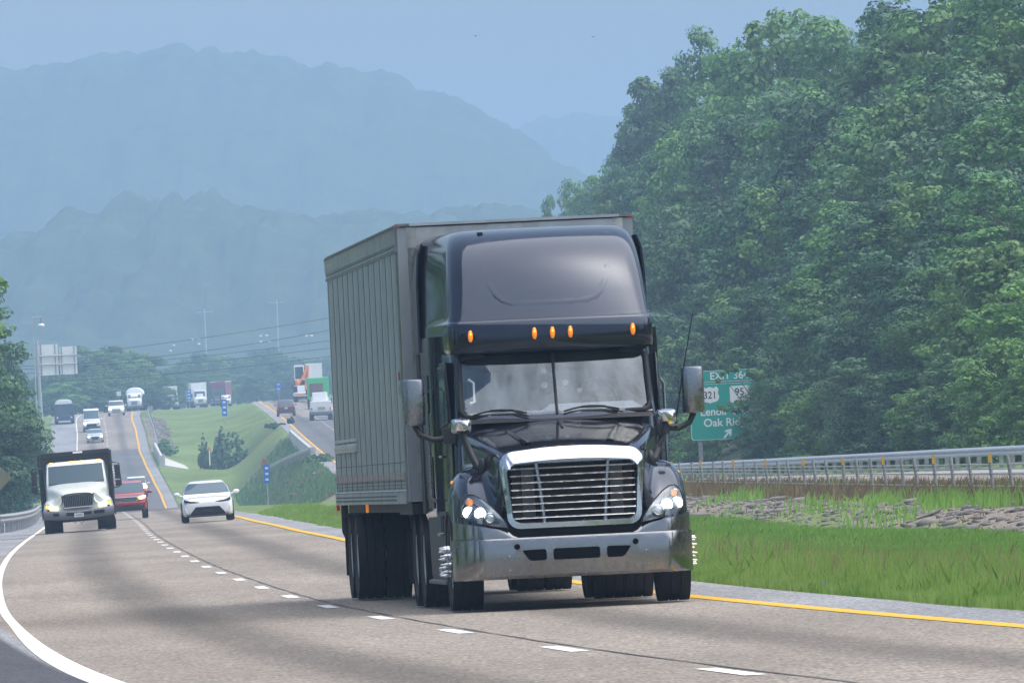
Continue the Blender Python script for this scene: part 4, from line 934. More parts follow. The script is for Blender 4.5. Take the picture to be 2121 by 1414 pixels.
edge = [(1385, 800, 5), (1440, 850, 6), (1590, 790, 3), (1640, 770, 5), (1695, 800, 6), (1750, 745, 3), (1805, 790, 5), (1862, 760, 1), (1918, 800, 6), (1975, 735, 3), (2035, 770, 6), (2092, 700, 6), (2150, 740, 2)]
for i, (px, py, k) in enumerate(edge):
    tree_at(px, py, rail_d(px, 3.6) + 1.2 * math.sin(i * 2.9), k, f'small bushy {KINDS[k][2]} tree, {ordn(i)} from the truck just behind the right guardrail', FOREST, .75)
# branch hanging in front of the green sign
sg_ = empty('sapling', (0, 0, 0), 0, 'leafy sapling whose branches hang in front of the green exit sign', 'tree', None)
sd_ = 470.0; base = at(1600, 935, sd_); bz = ground_at(base.x, sd_)
tw = MB(); tops = [(1592, 800), (1510, 850), (1505, 790), (1560, 880), (1545, 770), (1520, 765)]
for px, py in tops: q = at(px, py, sd_ + rng.random() * 1.5); tw.tube([(base.x + .2, sd_, bz - .3), ((base.x + q.x) / 2 + .35, sd_, (bz + q.z) / 2 + .3), q], .06, 6, .012)
tw.build('trunk', M['bark'], sg_, 60)
bl = [(1592, 820, 26), (1600, 870, 30), (1575, 900, 22), (1585, 845, 24), (1612, 910, 30), (1558, 885, 12), (1545, 868, 9), (1525, 848, 11), (1505, 848, 9), (1492, 845, 7), (1545, 840, 12), (1530, 834, 9), (1512, 836, 6), (1560, 812, 9), (1553, 772, 10), (1520, 762, 12), (1495, 775, 6), (1488, 790, 6), (1505, 768, 8), (1570, 775, 18), (1580, 800, 20)]
BB = []
for px, py, r_ in bl: q = at(px, py, sd_ + .8 * math.sin(px)); rr = r_ * sd_ / F; BB.append((q.x, q.y, q.z, rr, rr, rr * .8))
V, Q = leaf_cloud(BB, 2600, .20, 77, .2); np_mesh('crown', V, Q, M['leaf0'], sg_)
# left side trees
LEFT = 'trees beside the exit ramp on the left'
for px, py, d, k, ws_, lab in [(-100, 560, 560, 0, .9, 'tall mid green tree at the left edge beyond the exit ramp'), (-56, 655, 640, 1, .7, 'dark green tree behind the tall tree at the left edge'), (-4, 705, 700, 1, .6, 'dark tree second from the grey lamp post at the left'), (16, 786, 760, 5, .42, 'small dark tree right beside the grey lamp post on the left'), (-30, 800, 560, 5, .8, 'low deep green tree behind the left guardrail'), (-16, 850, 600, 5, .45, 'lowest bushy tree between the guardrail and the grey lamp post'), (-70, 760, 520, 5, .8, 'deep green bushy tree at the left edge over the yellow sign')]:
    tree_at(px, py, d, k, lab, LEFT, ws_)
# wood on the left bank, mirrored in the truck's polished side
for i, (x, y, k) in enumerate([(-19, 60, 0), (-22, 74, 5), (-20, 90, 3), (-25, 104, 1), (-23, 118, 0), (-27, 133, 5), (-28, 150, 2), (-31, 170, 0), (-30, 196, 1), (-31, 222, 0), (-32, 250, 4), (-33, 278, 2), (-35, 305, 0), (-36, 335, 1), (-38, 370, 0)]):
    o = copy_tree(protos[k]); gz = ground_at(x, y); o.location = (x, y, gz - .3); s_ = (14.0 if i < 8 else 19.0) / KINDS[k][3]; o.scale = (s_, s_, s_); o.rotation_euler = (0, 0, i * 1.1)
    tag(o, f'{KINDS[k][2]} tree on the left bank beside the ramp, {ORD[i]} from the camera', 'tree', 'trees on the left bank beside the ramp')
# the same wood carries on along the right roadway, nearer than the frame shows
for i, (d, off, k) in enumerate([(300, 7, 1), (278, 12, 0), (258, 6, 5), (236, 11, 2), (214, 7, 3), (192, 13, 0), (170, 7, 5), (146, 12, 1), (122, 8, 0), (96, 13, 2), (70, 8, 5), (268, 20, 0), (205, 21, 4), (140, 22, 1)]):
    x = float(XR(d)) + RE + off; o = copy_tree(protos[k]); gz = ground_at(x, d); o.location = (x, d, gz - .3); s_ = (13.0 + (i * 5) % 7) / KINDS[k][3]; o.scale = (s_, s_, s_); o.rotation_euler = (0, 0, i * 1.7)
    tag(o, f'{KINDS[k][2]} tree of the right wood nearer the camera, {ORD[i]} outside the frame', 'tree', 'trees of the right wood nearer the camera')
# near boughs poking in at the left edge
nb_ = empty('near_tree', (0, 0, 0), 0, 'bright green tree close to the camera, only branch tips showing at left edge', 'tree')
nd = 300.0; q = at(-230, 1030, nd); tz = ground_at(q.x, nd)
tw = MB(); tw.tube([(q.x, nd, tz - .5), (q.x + .1, nd, tz + 4), (q.x, nd, tz + 9)], .22, 8, .05); NB = []
for px, py, r_ in [(-6, 578, 9), (4, 586, 8), (10, 590, 5), (-8, 600, 10), (-5, 640, 6), (-14, 660, 10), (0, 672, 5), (-4, 690, 9), (8, 697, 5), (-20, 690, 14), (-12, 715, 10), (-6, 745, 10), (-20, 770, 16), (-2, 765, 6), (-10, 795, 10), (-60, 560, 30), (-70, 620, 36), (-80, 700, 40), (-70, 780, 34), (-130, 600, 50), (-140, 720, 60), (-180, 560, 50), (-200, 680, 60), (-120, 820, 40), (-260, 600, 80), (-320, 660, 80), (-280, 740, 80), (-220, 800, 70), (-340, 560, 70), (-240, 500, 70), (-360, 740, 70)]:
    w_ = at(px, py, nd + 2 * math.sin(px * 1.3)); rr = r_ * nd / F; NB.append((w_.x, w_.y, w_.z, rr * 1.2, rr * 1.5, rr * .6))
    if r_ < 20: tw.tube([(q.x, nd, w_.z - .6), ((q.x + w_.x) / 2, nd, w_.z + .1), w_], .04, 5, .008)
tw.build('trunk', M['bark'], nb_, 60); V, Q = leaf_cloud(NB, 14000, .16, 91, .3); np_mesh('crown', V, Q, M['leaf1'], nb_)
# hazy tree belt beyond the crest
BELT = 'hazy trees of the belt beyond the crest'
belt = [(105, 760, 1500), (150, 735, 1560), (185, 716, 1600), (225, 712, 1620), (262, 722, 1640), (292, 735, 1650), (318, 765, 1700), (345, 770, 1750), (368, 755, 2000), (395, 742, 2050), (415, 728, 2080), (440, 735, 2100), (466, 740, 2120), (492, 742, 2140), (520, 735, 2150), (545, 722, 2160), (562, 730, 2160), (588, 742, 2170), (612, 738, 2180), (640, 745, 2180), (668, 740, 2180), (700, 745, 2180), (740, 735, 2190), (380, 790, 1900), (420, 775, 1950), (455, 770, 1980), (490, 775, 2000), (530, 768, 2000), (570, 772, 2020), (610, 770, 2020), (650, 775, 2020), (690, 770, 2020), (130, 790, 1480), (175, 780, 1520), (215, 775, 1540), (255, 780, 1560), (300, 795, 1600), (335, 800, 1650)]
for i, (px, py, d) in enumerate(belt):
    k = (1, 5, 0, 1, 2, 5, 0)[i % 7]
    tree_at(px, py, d, k, f'hazy {KINDS[k][2]} tree, {ordn(i) if i < 23 else ordn(i - 23)} from left in the {"back" if i < 23 else "front"} row beyond the crest', BELT, 1.25)
# shrubs in the median
def shrub(px0, px1, py, pyb, d, label, leafm, n=900, size=.2, seed=1, group=None):
    a = at(px0, pyb, d); b = at(px1, pyb, d); t = at((px0 + px1) / 2, py, d); w = b.x - a.x; xm = (a.x + b.x) / 2; gz = ground_at(xm, d); H = max(.8, t.z - gz); g = np.random.default_rng(seed)
    root = empty('shrub', (xm, d, gz), 0, label, 'shrub', group)
    B = [(w * (g.random() - .5) * .9, w * (g.random() - .5) * .6, H * (.12 + .5 * g.random()), w * .20, w * .20, H * .22) for _ in range(18)] + [(w * (g.random() - .5) * .4, 0, H * (.6 + .28 * g.random()), w * .12, w * .12, H * .13) for _ in range(4)]
    m = MB()
    for b_ in B[:7]: m.tube([(0, 0, -.2), (b_[0] * .5, b_[1] * .5, b_[2] * .6), b_[:3]], .04, 5, .01)
    m.build('stem', M['bark'], root, 60); V, Q = leaf_cloud(B, n, size, seed + 3, .4, 5); np_mesh('foliage', V, Q, leafm, root)
MS = 'shrubs in the grass median'
shrub(411, 437, 889, 934, 1128, 'dark narrow shrub at the left end of the median thicket', M['leaf0'], 1500, .3, 3, MS)
shrub(440, 478, 876, 932, 1134, 'tall pale green shrub in the middle of the median thicket', M['leaf3'], 2200, .34, 4, MS)
shrub(466, 512, 890, 932, 1126, 'wide green shrub right of the tall one in the median thicket', M['leaf0'], 2000, .3, 5, MS)
shrub(552, 592, 893, 926, 1118, 'sprawling dark shrub in the median beside the right bridge parapet', M['leaf2'], 1300, .28, 6, MS)
shrub(598, 612, 886, 906, 1125, 'small rounded dark shrub touching the right bridge parapet', M['leaf2'], 700, .25, 7, MS)
shrub(325, 366, 905, 948, 1165, 'low green shrub behind the left bridge parapet', M['leaf0'], 1300, .28, 8, MS)
shrub(635, 690, 955, 985, 850, 'scrubby bush on the stony bank below the right roadway', M['leaf3'], 1200, .22, 9, MS)
# ------------------------------------------------------------------ other traffic
def place(px, py, d, left=True, dyaw=0.0):
    """spot on the roadway seen at photo column px at distance d, and the heading of the road there"""
    x = at(px, py, d).x; f_ = XL if left else XR
    z = float(zl(x - float(XL(d)), d)) if left else float(ZR(d))
    yaw = -math.atan2(float(f_(d + 10) - f_(d - 10)), 20.0) + dyaw
    zp = (lambda q: float(zl(0, q))) if left else (lambda q: float(ZR(q)))
    pitch = math.atan2(zp(d + 6) - zp(d - 6), 12.0)
    return (x, d, z + .01), yaw, pitch
def root_at(name, px, py, d, label, cat, left=True, rear=False, group=None, sc=1.0, dyaw=0.0):
    loc, yaw, pitch = place(px, py, d, left, dyaw); o = empty(name, loc, 0, label, cat, group)
    o.rotation_euler = (pitch, -float(EL(d)) if left else 0, yaw); o.scale = (sc, sc, sc)
    if rear: o.rotation_euler = (-pitch, 0, yaw + math.pi)
    return o
def body_sec(y, zt, zb, w, zs=None, edge=.10, wt=.82):
    """cross section: flat-ish top zt, shoulder zs, sill zb"""
    zs = zs if zs is not None else zt - .22
    half = [(0, zt), (w * wt * .6, zt - .005), (w * wt, zt - .025), (w * .97, (zt + zs) / 2 + .02), (w, zs), (w, (zs + zb) / 2), (w * .98, zb + .04), (w * .9, zb), (0, zb)]
    return [(-x, y, z) for x, z in half[::-1]][:-1] + [(x, y, z) for x, z in half][:-1]
def gh_ring(z, y0, y1, w, bow=.10, n=7):
    pts = [(x, y0 + bow * (x / w)**2, z) for x in np.linspace(-w * .96, w * .96, n)] + [(w, y0 + bow + .10, z), (w, (y0 + y1) / 2, z), (w * .99, y1 - .12, z)]
    pts += [(x, y1 - .06 * (x / w)**2, z) for x in np.linspace(w * .9, -w * .9, n)] + [(-w * .99, y1 - .12, z), (-w, (y0 + y1) / 2, z), (-w, y0 + bow + .10, z)]
    return pts
def car(root, W, L, H, paint, belt, hoodz, cowl, roof0, roof1, tail1, clear=.2, tr=.33, wr=.66, nose=.55, deck=None, noseh=None, bed=False, wheelx=None, ax=(.85, None), blunt=.0):
    w = W / 2; deck = deck if deck is not None else belt; nh = noseh if noseh else hoodz - .18
    st = [body_sec(0, nh - .10, clear + .12, w * (.80 + blunt), None, wt=.85), body_sec(.07, nh - .02, clear + .04, w * (.90 + blunt * .4), wt=.85), body_sec(.30, nh + .05, clear, w * .975), body_sec(.7, nh + .10, clear, w), body_sec(cowl, hoodz, clear, w), body_sec(cowl + .5, belt, clear, w, wt=.95), body_sec(L * .7, belt if not bed else deck, clear, w, wt=.95), body_sec(L - .25, deck, clear + .02, w * .98, wt=.93), body_sec(L - .05, deck - .04, clear + .08, w * .94, wt=.93), body_sec(L, deck - .14, clear + .18, w * .88, wt=.9)]
    m = MB(); m.loft(st); b = m.build('body', paint, root, 60, sub=1)
    m = MB(); rr = [gh_ring(belt - .06, cowl - .02, tail1, w * .93), gh_ring(belt + .02, cowl + .06, tail1 - .02, w * .915), gh_ring((belt + H) / 2, (cowl + .06) * .48 + roof0 * .52, (tail1 * .52 + roof1 * .48), w * .85), gh_ring(H - .05, roof0, roof1, w * wr * 1.10), gh_ring(H - .015, roof0 + .10, roof1 - .06, w * wr * 1.03), gh_ring(H, roof0 + .35, roof1 - .25, w * wr * .8)]
    m.loft(rr); cabn = m.build('cabin', paint, root, 40)
    def pane(name, j0, j1, idx, off, k0=.08, k1=.90):
        a, c = rr[1], rr[3]; mid_ = rr[2]; V = []; F_ = []
        nn = len(idx)
        for t in (k0, .5, k1):
            for i in idx:
                pa, pb, pc = Vector(a[i]), Vector(mid_[i]), Vector(c[i]); q = pa * (1 - 2 * t) + pb * 2 * t if t < .5 else pb * (2 - 2 * t) + pc * (2 * t - 1)
                V.append(q + Vector(off))
        for r_ in range(2):
            for i in range(nn - 1): F_.append((r_ * nn + i, r_ * nn + i + 1, (r_ + 1) * nn + i + 1, (r_ + 1) * nn + i))
        q = MB(); q.add(V, F_); return q.build(name, M['cglass'], cabn, 180)
    pane('windshield', 0, 0, list(range(0, 7)), (0, -.012, .006))
    pane('rear_window', 0, 0, list(range(10, 17)), (0, .012, .006))
    pane('side_window', 0, 0, [7, 8, 9], (.012, 0, .0), .12, .85); pane('side_window', 0, 0, [17, 18, 19], (-.012, 0, 0), .12, .85)
    a2 = ax[1] if ax[1] else L - .95; wx = wheelx if wheelx else w - .13
    for sgn in (-1, 1):
        for y in (ax[0], a2): wheel(root, sgn * wx, y, tr, .22, tr * .62, sgn, M['rim'], .02, n=24, grooves=False)
        m = MB()
        m.ell((sgn * (w + .13), cowl + .42, belt + .07), (.12, .07, .075), 10, 7); m.tube([(sgn * (w - .06), cowl + .45, belt + .0), (sgn * (w + .08), cowl + .44, belt + .04)], .03, 6); m.build('mirror', paint, root, 60)
    m = MB()
    for sgn in (-1, 1):
        for y in (ax[0], a2): m.box((sgn * (w - .12), y, tr + .02), (.245, tr * 2 + .10, tr * 2 - .02))
    m.box((0, L / 2, clear + .08), (W * .8, L * .85, .12)); m.build('underbody', M['gap'], root)
    return b
def poly(name, pts, y0, y1, mt_, parent, bevel=0, smooth=None):
    m = MB(); m.prism(pts, y0, y1); return m.build(name, mt_, parent, smooth, bevel)
def mirror_pts(pts): return [(-x, z) for x, z in pts]

# white sedan
o = root_at('sedan', 432.5, 1084, 347, 'white sedan following in the left lane behind the black semi truck', 'car')
M['pearl'] = mat('white_car', (.80, .82, .85), .25, 0, 1.0)
b = car(o, 1.79, 4.55, 1.41, M['pearl'], .91, .89, 1.10, 2.10, 3.10, 4.1, wr=.60, noseh=.78, clear=.17, blunt=.05)
poly('lower_grille', [(-.60, .25), (.60, .25), (.56, .34), (.40, .52), (-.40, .52), (-.56, .34)], -.03, .2, M['gap'], o, .01)
poly('number_plate_recess', [(-.17, .34), (.17, .34), (.17, .42), (-.17, .42)], -.036, .0, M['plastic'], o)
for s in (-1, 1):
    pts = [(.28, .655), (.55, .66), (.80, .72), (.79, .80), (.60, .735), (.28, .685)]
    poly('headlight', [(s * x, z) for x, z in pts], .02, .3, M['gap'], o); poly('led_strip', [(s * x, z) for x, z in [(.50, .695), (.74, .745), (.74, .765), (.50, .715)]], .012, .1, M['lhouse'], o)
    poly('fog_trim', [(s * x, z) for x, z in [(.66, .28), (.76, .36), (.78, .50), (.745, .50), (.70, .38)]], .01, .2, M['pearl'], o, .01)
m = MB(); m.box((0, -.01, .205), (1.45, .2, .05)); m.build('front_lip', M['plastic'], o, bevel=.01)
m = MB()
for x in (-.36, .36): m.ell((x, 2.35, 1.12), (.16, .1, .2), 10, 7); m.ell((x, 2.3, 1.30), (.09, .1, .11), 10, 7)
# dump truck
o = root_at('dump_truck', 167, 1103, 338, 'white dump truck with black dump body driving in the right lane', 'truck')
CR = M['cream']; o.scale = (1, 1, .83); o.rotation_euler.y -= .018
def hs(y, A, C, D, E, F_, G_, H_):
    half = [(0, A), (C[0] * .55, A - .01), C, (C[0] + .02, (C[1] + D[1]) / 2), D, E, F_, G_, H_]
    return [(-x, y, z) for x, z in half[::-1]] + [(x, y, z) for x, z in half[1:]]
m = MB(); m.loft([hs(.05, 1.58, (.50, 1.54), (.56, 1.15), (.72, 1.06), (.98, 1.06), (1.07, .98), (1.08, .80)), hs(.18, 1.68, (.58, 1.62), (.62, 1.26), (.75, 1.16), (1.02, 1.18), (1.12, 1.0), (1.13, .78)), hs(.6, 1.78, (.70, 1.72), (.74, 1.40), (.85, 1.36), (1.06, 1.36), (1.16, 1.15), (1.17, .80)), hs(1.2, 1.90, (.86, 1.83), (.90, 1.45), (.98, 1.40), (1.08, 1.36), (1.17, 1.1), (1.17, .9)), hs(1.7, 2.0, (.98, 1.92), (1.0, 1.4), (1.03, 1.3), (1.08, 1.2), (1.1, 1.0), (1.1, .9))], (False, False), closed=False)
m.build('hood', CR, o, 180, sub=1)
poly('front_panel', [(-.95, .82), (.95, .82), (.98, 1.1), (.55, 1.55), (-.55, 1.55), (-.98, 1.1)], .12, .3, CR, o)
m = MB(); rr = [[(x, y + .12 * (x / 1.0)**2 if k < 7 else y, z) for k, (x, y) in enumerate([(q, y0) for q in np.linspace(-w, w, 7)] + [(w + .03, y0 + .4), (w + .06, 3.0), (-w - .06, 3.0), (-w - .03, y0 + .4)])] for z, y0, w in ((.8, 1.7, 1.0), (1.95, 1.62, 1.0), (2.3, 1.78, .98), (2.72, 1.98, .93), (2.80, 2.05, .90), (2.86, 2.25, .8))]
m.loft(rr); cb = m.build('cab', CR, o, 40)
ws2 = lambda x, z: (x, float(np.interp(z, [1.95, 2.3, 2.72], [1.62, 1.78, 1.98])) + .12 * x * x - .015, z)
m = MB(); V = [ws2(x * (1 - .04 * (z - 1.98)), z) for z in (1.98, 2.2, 2.45, 2.70) for x in np.linspace(-.93, .93, 9)]
m.add(V, [(r_ * 9 + i, r_ * 9 + i + 1, r_ * 9 + i + 10, r_ * 9 + i + 9) for r_ in range(3) for i in range(8)]); wsd = m.build('windshield', M['cglass'], cb, 180)
m = MB(); m.tube([ws2(-.93, 1.97), ws2(0, 1.97), ws2(.93, 1.97)], .02, 6); m.build('wiper', M['gap'], wsd)
for s in (-1, 1):
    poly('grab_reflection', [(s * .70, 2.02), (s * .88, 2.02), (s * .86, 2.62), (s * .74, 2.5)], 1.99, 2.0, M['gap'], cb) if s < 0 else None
    m = MB(); m.loft([[(s * (1.045 + a), y, z) for y, z in ((2.05, 1.9), (2.85, 1.9), (2.85, 2.6), (2.25, 2.6))] for a in (0, .03)]); m.build('side_window', M['cglass'], cb)
    m = MB(); m.loft([[(s * x, .30 - (.14 if 0 < k < 3 else 0), z) for k, (x, z) in enumerate(q)] for q in ([(.70, .94), (.72, .95), (1.08, 1.05), (1.12, 1.06)], [(.70, 1.05), (.74, 1.06), (1.04, 1.20), (1.10, 1.20)])], (True, True)); m.build('headlight_housing', M['lhouse'], o)
    poly('headlight', [(s * x, z) for x, z in [(.68, .96), (.98, 1.0), (.96, 1.13), (.72, 1.06)]], .06, .25, M['lampfar'], o, .01)
    poly('turn_signal', [(s * x, z) for x, z in [(.985, 1.0), (1.10, 1.06), (1.07, 1.17), (.965, 1.13)]], .08, .3, M['amber_lit'], o, .01)
    m = MB(); m.box((s * 1.40, 2.05, 2.28), (.19, .12, .58)); m.box((s * 1.40, 2.05, 1.83), (.19, .12, .26)); mm = m.build('side_mirror', M['plastic'], o, bevel=.03)
    m = MB(); m.tube([(s * 1.05, 2.1, 2.66), (s * 1.30, 2.08, 2.68), (s * 1.46, 2.08, 2.62), (s * 1.50, 2.08, 1.75), (s * 1.40, 2.08, 1.66), (s * 1.02, 2.1, 1.68)], .022, 6); m.build('mirror_bracket', M['plastic'], mm)
    wheel(o, s * 1.02, 1.15, .52, .30, .3, s, M['rim'], .02, n=28)
    for x in (1.06, .74): wheel(o, s * x, 6.2, .52, .28, .3, s, M['rim'], .12, n=28)
    m = MB(); m.tube([(s * 1.19, 3.05, .55), (s * 1.19, 3.05, 3.2)], .055, 8); m.build('side_post', M['plastic'], o)
    m = MB(); m.box((s * .4, 4.2, .85), (.1, 6.0, .22)); m.build('frame_rail', M['darksteel'], o)
    m = MB(); m.box((s * 1.11, 3.27, 3.17), (.08, .05, .06)); m.build('red_marker', M['red_lens'], o)
poly('grille', [(-.46, 1.00), (.46, 1.00), (.52, 1.20), (.54, 1.50), (-.54, 1.50), (-.52, 1.20)], .0, .2, M['gap'], o, .01)
m = MB()
for k in range(17):
    x = -.48 + .96 * k / 16; m.box((x, -.012, 1.25), (.018, .03, .47))
m.build('grille_bars', M['brushed'], o)
m = MB(); m.tube([(-.5, -.01, 1.20), (-.46, -.01, .99), (.46, -.01, .99), (.5, -.01, 1.20), (.54, -.01, 1.5)], .025, 6); m.build('grille_trim', M['brushed'], o)
m = MB(); m.loft([[(x, .10 * abs(x)**3 + dy, z + .10 * (abs(x) / 1.2)**2) for dy, z in ((-.12, .50), (-.17, .56), (-.17, .80), (-.12, .86), (.1, .86), (.1, .50))] for x in np.linspace(-1.18, 1.18, 13)]); bp = m.build('bumper', M['greypl'], o, 40)
for a, c in ((-.86, -.50), (-.42, -.06), (.06, .42), (.50, .86)):
    poly('bumper_slot', [(a, .66 + .04 * abs(a)), (c, .66 + .04 * abs(c)), (c, .79 + .04 * abs(c)), (a, .79 + .04 * abs(a))], -.178 + .06 * abs(a)**3, .0, M['gap'], bp)
poly('number_plate', [(-.16, .60), (.16, .60), (.16, .76), (-.16, .76)], -.20, -.17, M['plate'], bp); poly('plate_mark', [(-.11, .655), (.11, .655), (.11, .71), (-.11, .71)], -.203, -.199, M['lhouse'], bp)
for x in (-.80, -.14, .04, .22, .80):
    m = MB(); m.ell((x, 2.06 + .1 * x * x, 2.83), (.06, .05, .03), 8, 6); m.build('roof_lamp', M['amber_lit'], cb)
m = MB(); m.box((0, 3.6, 2.05), (2.32, .7, 2.2)); m.box((0, 5.9, 2.1), (2.36, 4.4, 2.0)); m.box((0, 3.28, 3.16), (2.36, .12, .20)); dbx = m.build('dump_body', M['plastic'], o, bevel=.02)
m = MB(); m.box((.12, 3.205, 3.2), (.32, .03, .07)); m.build('tarp_housing', M['signback'], dbx)
m = MB(); m.box((0, 3.0, .75), (1.3, 3.6, .35)); m.tube([(-.6, 1.15, .5), (.6, 1.15, .5)], .08, 8); m.build('underbody', M['darksteel'], o)
m = MB(); m.tube([(-.28, 1.0, .62), (-.15, 1.0, .33), (.0, 1.0, .58)], .012, 5); m.tube([(-.1, 1.0, .58), (.05, 1.0, .31), (.28, 1.0, .60)], .012, 5); m.build('hanging_hose', M['gap'], o)
# red pickup
o = root_at('pickup', 261.5, 1073, 432, 'dark red pickup with chrome grille half hidden behind the white dump truck', 'pickup')
o.scale = (1, 1, .91); car(o, 1.91, 5.4, 1.80, M['redpaint'], 1.16, 1.14, 1.35, 2.15, 3.3, 3.75, clear=.38, tr=.40, wr=.72, noseh=1.05, deck=1.18, bed=True, ax=(.95, 4.3), blunt=.08)
poly('grille', [(-.50, .80), (.50, .80), (.60, .92), (.52, 1.04), (-.52, 1.04), (-.60, .92)], -.03, .2, M['chrome'], o, .01); poly('grille_gap', [(-.44, .835), (.44, .835), (.52, .92), (.46, 1.005), (-.46, 1.005), (-.52, .92)], -.034, .0, M['gap'], o)
for z in (.885, .95):
    m = MB(); m.box((0, -.036, z), (.94, .02, .022)); m.build('grille_bar', M['chrome'], o)
for s in (-1, 1):
    poly('headlight', [(s * x, z) for x, z in [(.60, .90), (.80, .93), (.90, 1.02), (.86, 1.07), (.60, 1.03)]], .0, .3, M['lampfar'], o, .01); poly('turn_signal', [(s * x, z) for x, z in [(.55, .90), (.64, .90), (.64, 1.02), (.55, 1.02)]], -.01, .2, M['amber_lit'], o)
    m = MB(); m.ell((s * .70, -.02, .66), (.07, .05, .06), 10, 6); m.build('fog_lamp', M['reflector'], o)
m = MB(); m.box((0, -.02, .72), (1.72, .16, .14)); m.build('bumper', M['redpaint'], o, bevel=.03); m = MB(); m.box((0, .0, .50), (1.6, .2, .24)); m.build('air_dam', M['plastic'], o, bevel=.02)
# white truck behind it
o = root_at('sport_utility', 284, 1020, 985, 'white sport utility with one lit headlamp farther back behind the red pickup', 'car', sc=1.06)
car(o, 1.98, 5.0, 1.85, M['whitepaint'], 1.20, 1.16, 1.25, 1.95, 4.3, 4.8, clear=.3, tr=.39, wr=.76, noseh=1.06, blunt=.1)
poly('grille', [(-.55, .62), (.55, .62), (.60, 1.0), (-.60, 1.0)], -.03, .2, M['gap'], o, .01)
for s in (-1, 1):
    poly('headlight', [(s * x, z) for x, z in [(.62, .86), (.92, .88), (.92, 1.03), (.62, 1.0)]], .0, .3, M['lamp' if s > 0 else 'reflector'], o, .01); poly('turn_signal', [(s * x, z) for x, z in [(.66, .70), (.9, .72), (.9, .84), (.66, .82)]], .0, .2, M['amber'], o)
m = MB(); m.box((0, -.02, .50), (1.8, .16, .22)); m.build('bumper', M['plastic'], o, bevel=.03)
# silver car, van and utility climbing down the far grade
o = root_at('car', 197, 903, 1218, 'silver car with both headlamps lit, nearest on the far grade', 'car', sc=1.12)
car(o, 1.82, 4.6, 1.46, mat('silver_car', (.5, .53, .55), .3, .5, .8), .94, .92, 1.15, 2.0, 3.2, 4.1, noseh=.8, clear=.18, blunt=.06)
poly('grille', [(-.32, .34), (.32, .34), (.40, .64), (-.40, .64)], -.03, .2, M['gap'], o, .01)
for s in (-1, 1):
    m = MB(); m.ell((s * .66, .03, .68), (.13, .07, .10), 10, 6); m.build('headlight', M['lampfar'], o)
o = root_at('van', 190, 878, 1268, 'white high-roofed van behind the silver car on the far grade', 'van', sc=1.1)
car(o, 2.0, 5.6, 2.55, M['whitepaint'], 1.35, 1.25, .95, 1.75, 5.2, 5.5, clear=.3, tr=.37, wr=.80, noseh=1.1, blunt=.08)
poly('grille', [(-.62, .50), (.62, .50), (.56, .92), (-.56, .92)], -.03, .2, M['gap'], o, .01); m = MB(); m.box((0, -.0, .46), (1.85, .2, .34)); m.build('bumper', M['plastic'], o, bevel=.04)
for s in (-1, 1): poly('headlight', [(s * x, z) for x, z in [(.62, .86), (.88, .92), (.86, 1.08), (.62, 1.0)]], .0, .3, M['lampfar' if s < 0 else 'reflector'], o, .01)
o = root_at('sport_utility', 241, 852, 1345, 'white sport utility with bright headlamps at the top of the far grade', 'car', sc=1.12)
car(o, 1.98, 4.9, 1.78, M['whitepaint'], 1.12, 1.1, 1.25, 1.95, 4.2, 4.7, clear=.28, tr=.38, wr=.76, noseh=1.0, blunt=.1)
poly('grille', [(-.5, .45), (.5, .45), (.5, .75), (-.5, .75)], -.03, .2, M['lhouse'], o, .01)
for s in (-1, 1):
    m = MB(); m.ell((s * .74, .02, .84), (.17, .07, .13), 10, 6); m.build('headlight', M['lampfar'], o)

def truck_front(o, cab_m, W=2.4, H=2.7, hood=True):
    m = MB(); rr = [[(x, y, z) for x, y in ((-w, y0 + .1), (-w * .5, y0), (w * .5, y0), (w, y0 + .1), (w, 2.8), (-w, 2.8))] for z, y0, w in ((.75, 1.2, W * .44), (1.75, 1.2, W * .44), (H - .1, 1.6, W * .41), (H, 1.8, W * .38))]
    m.loft(rr); cb = m.build('cab', cab_m, o, 40)
    if hood:
        m = MB(); m.loft([[(x, y, z) for x, z in ((-w, .7), (w, .7), (w, zt - .25), (w * .75, zt), (-w * .75, zt), (-w, zt - .25))] for y, zt, w in ((0, 1.45, W * .40), (.3, 1.6, W * .42), (1.3, 1.8, W * .43))]); m.build('hood', cab_m, o, 40)
    else:
        pass
    m = MB(); V = [(-W * .38, 1.235, 1.82), (W * .38, 1.235, 1.82), (W * .36, 1.555, H - .2), (-W * .36, 1.555, H - .2)]; m.loft([V, [(x, y + .05, z) for x, y, z in V]]); m.build('windshield', M['cglass'], cb)
    poly('grille', [(-.42, .85), (.42, .85), (.42, 1.38), (-.42, 1.38)], -.04, .1, M['lhouse'], o); m = MB(); m.box((0, -.05, .58), (W * .96, .25, .28)); m.build('bumper', M['brushed'], o)
    for s in (-1, 1):
        m = MB(); m.ell((s * W * .34, -.02, .98), (.13, .06, .1), 8, 6); m.build('headlight', M['reflector'], o)
        wheel(o, s * W * .42, .9, .5, .28, .29, s, M['rim'], .02, n=20, grooves=False); m = MB(); m.box((s * (W / 2 + .1), 1.7, 2.0), (.16, .1, .6)); m.build('side_mirror', M['plastic'], o)
    return cb
def box_part(o, name, mt_, y0, y1, z0, z1, W=2.55, trim=None):
    m = MB(); m.box((0, (y0 + y1) / 2, (z0 + z1) / 2), (W, y1 - y0, z1 - z0)); b = m.build(name, mt_, o, bevel=.03)
    if trim:
        m = MB()
        for s in (-1, 1): m.box((s * (W / 2 - .03), (y0 + y1) / 2, z1), (.09, y1 - y0 + .01, .12)); m.box((s * W / 2, (y0 + y1) / 2, z0), (.05, y1 - y0, .14))
        m.build('rail', trim, b)
    return b
def rear_wheels(o, ys, W=2.5):
    for y in ys:
        for s in (-1, 1): wheel(o, s * (W / 2 - .2), y, .5, .5, .29, s, M['rim'], .1, n=20, grooves=False)
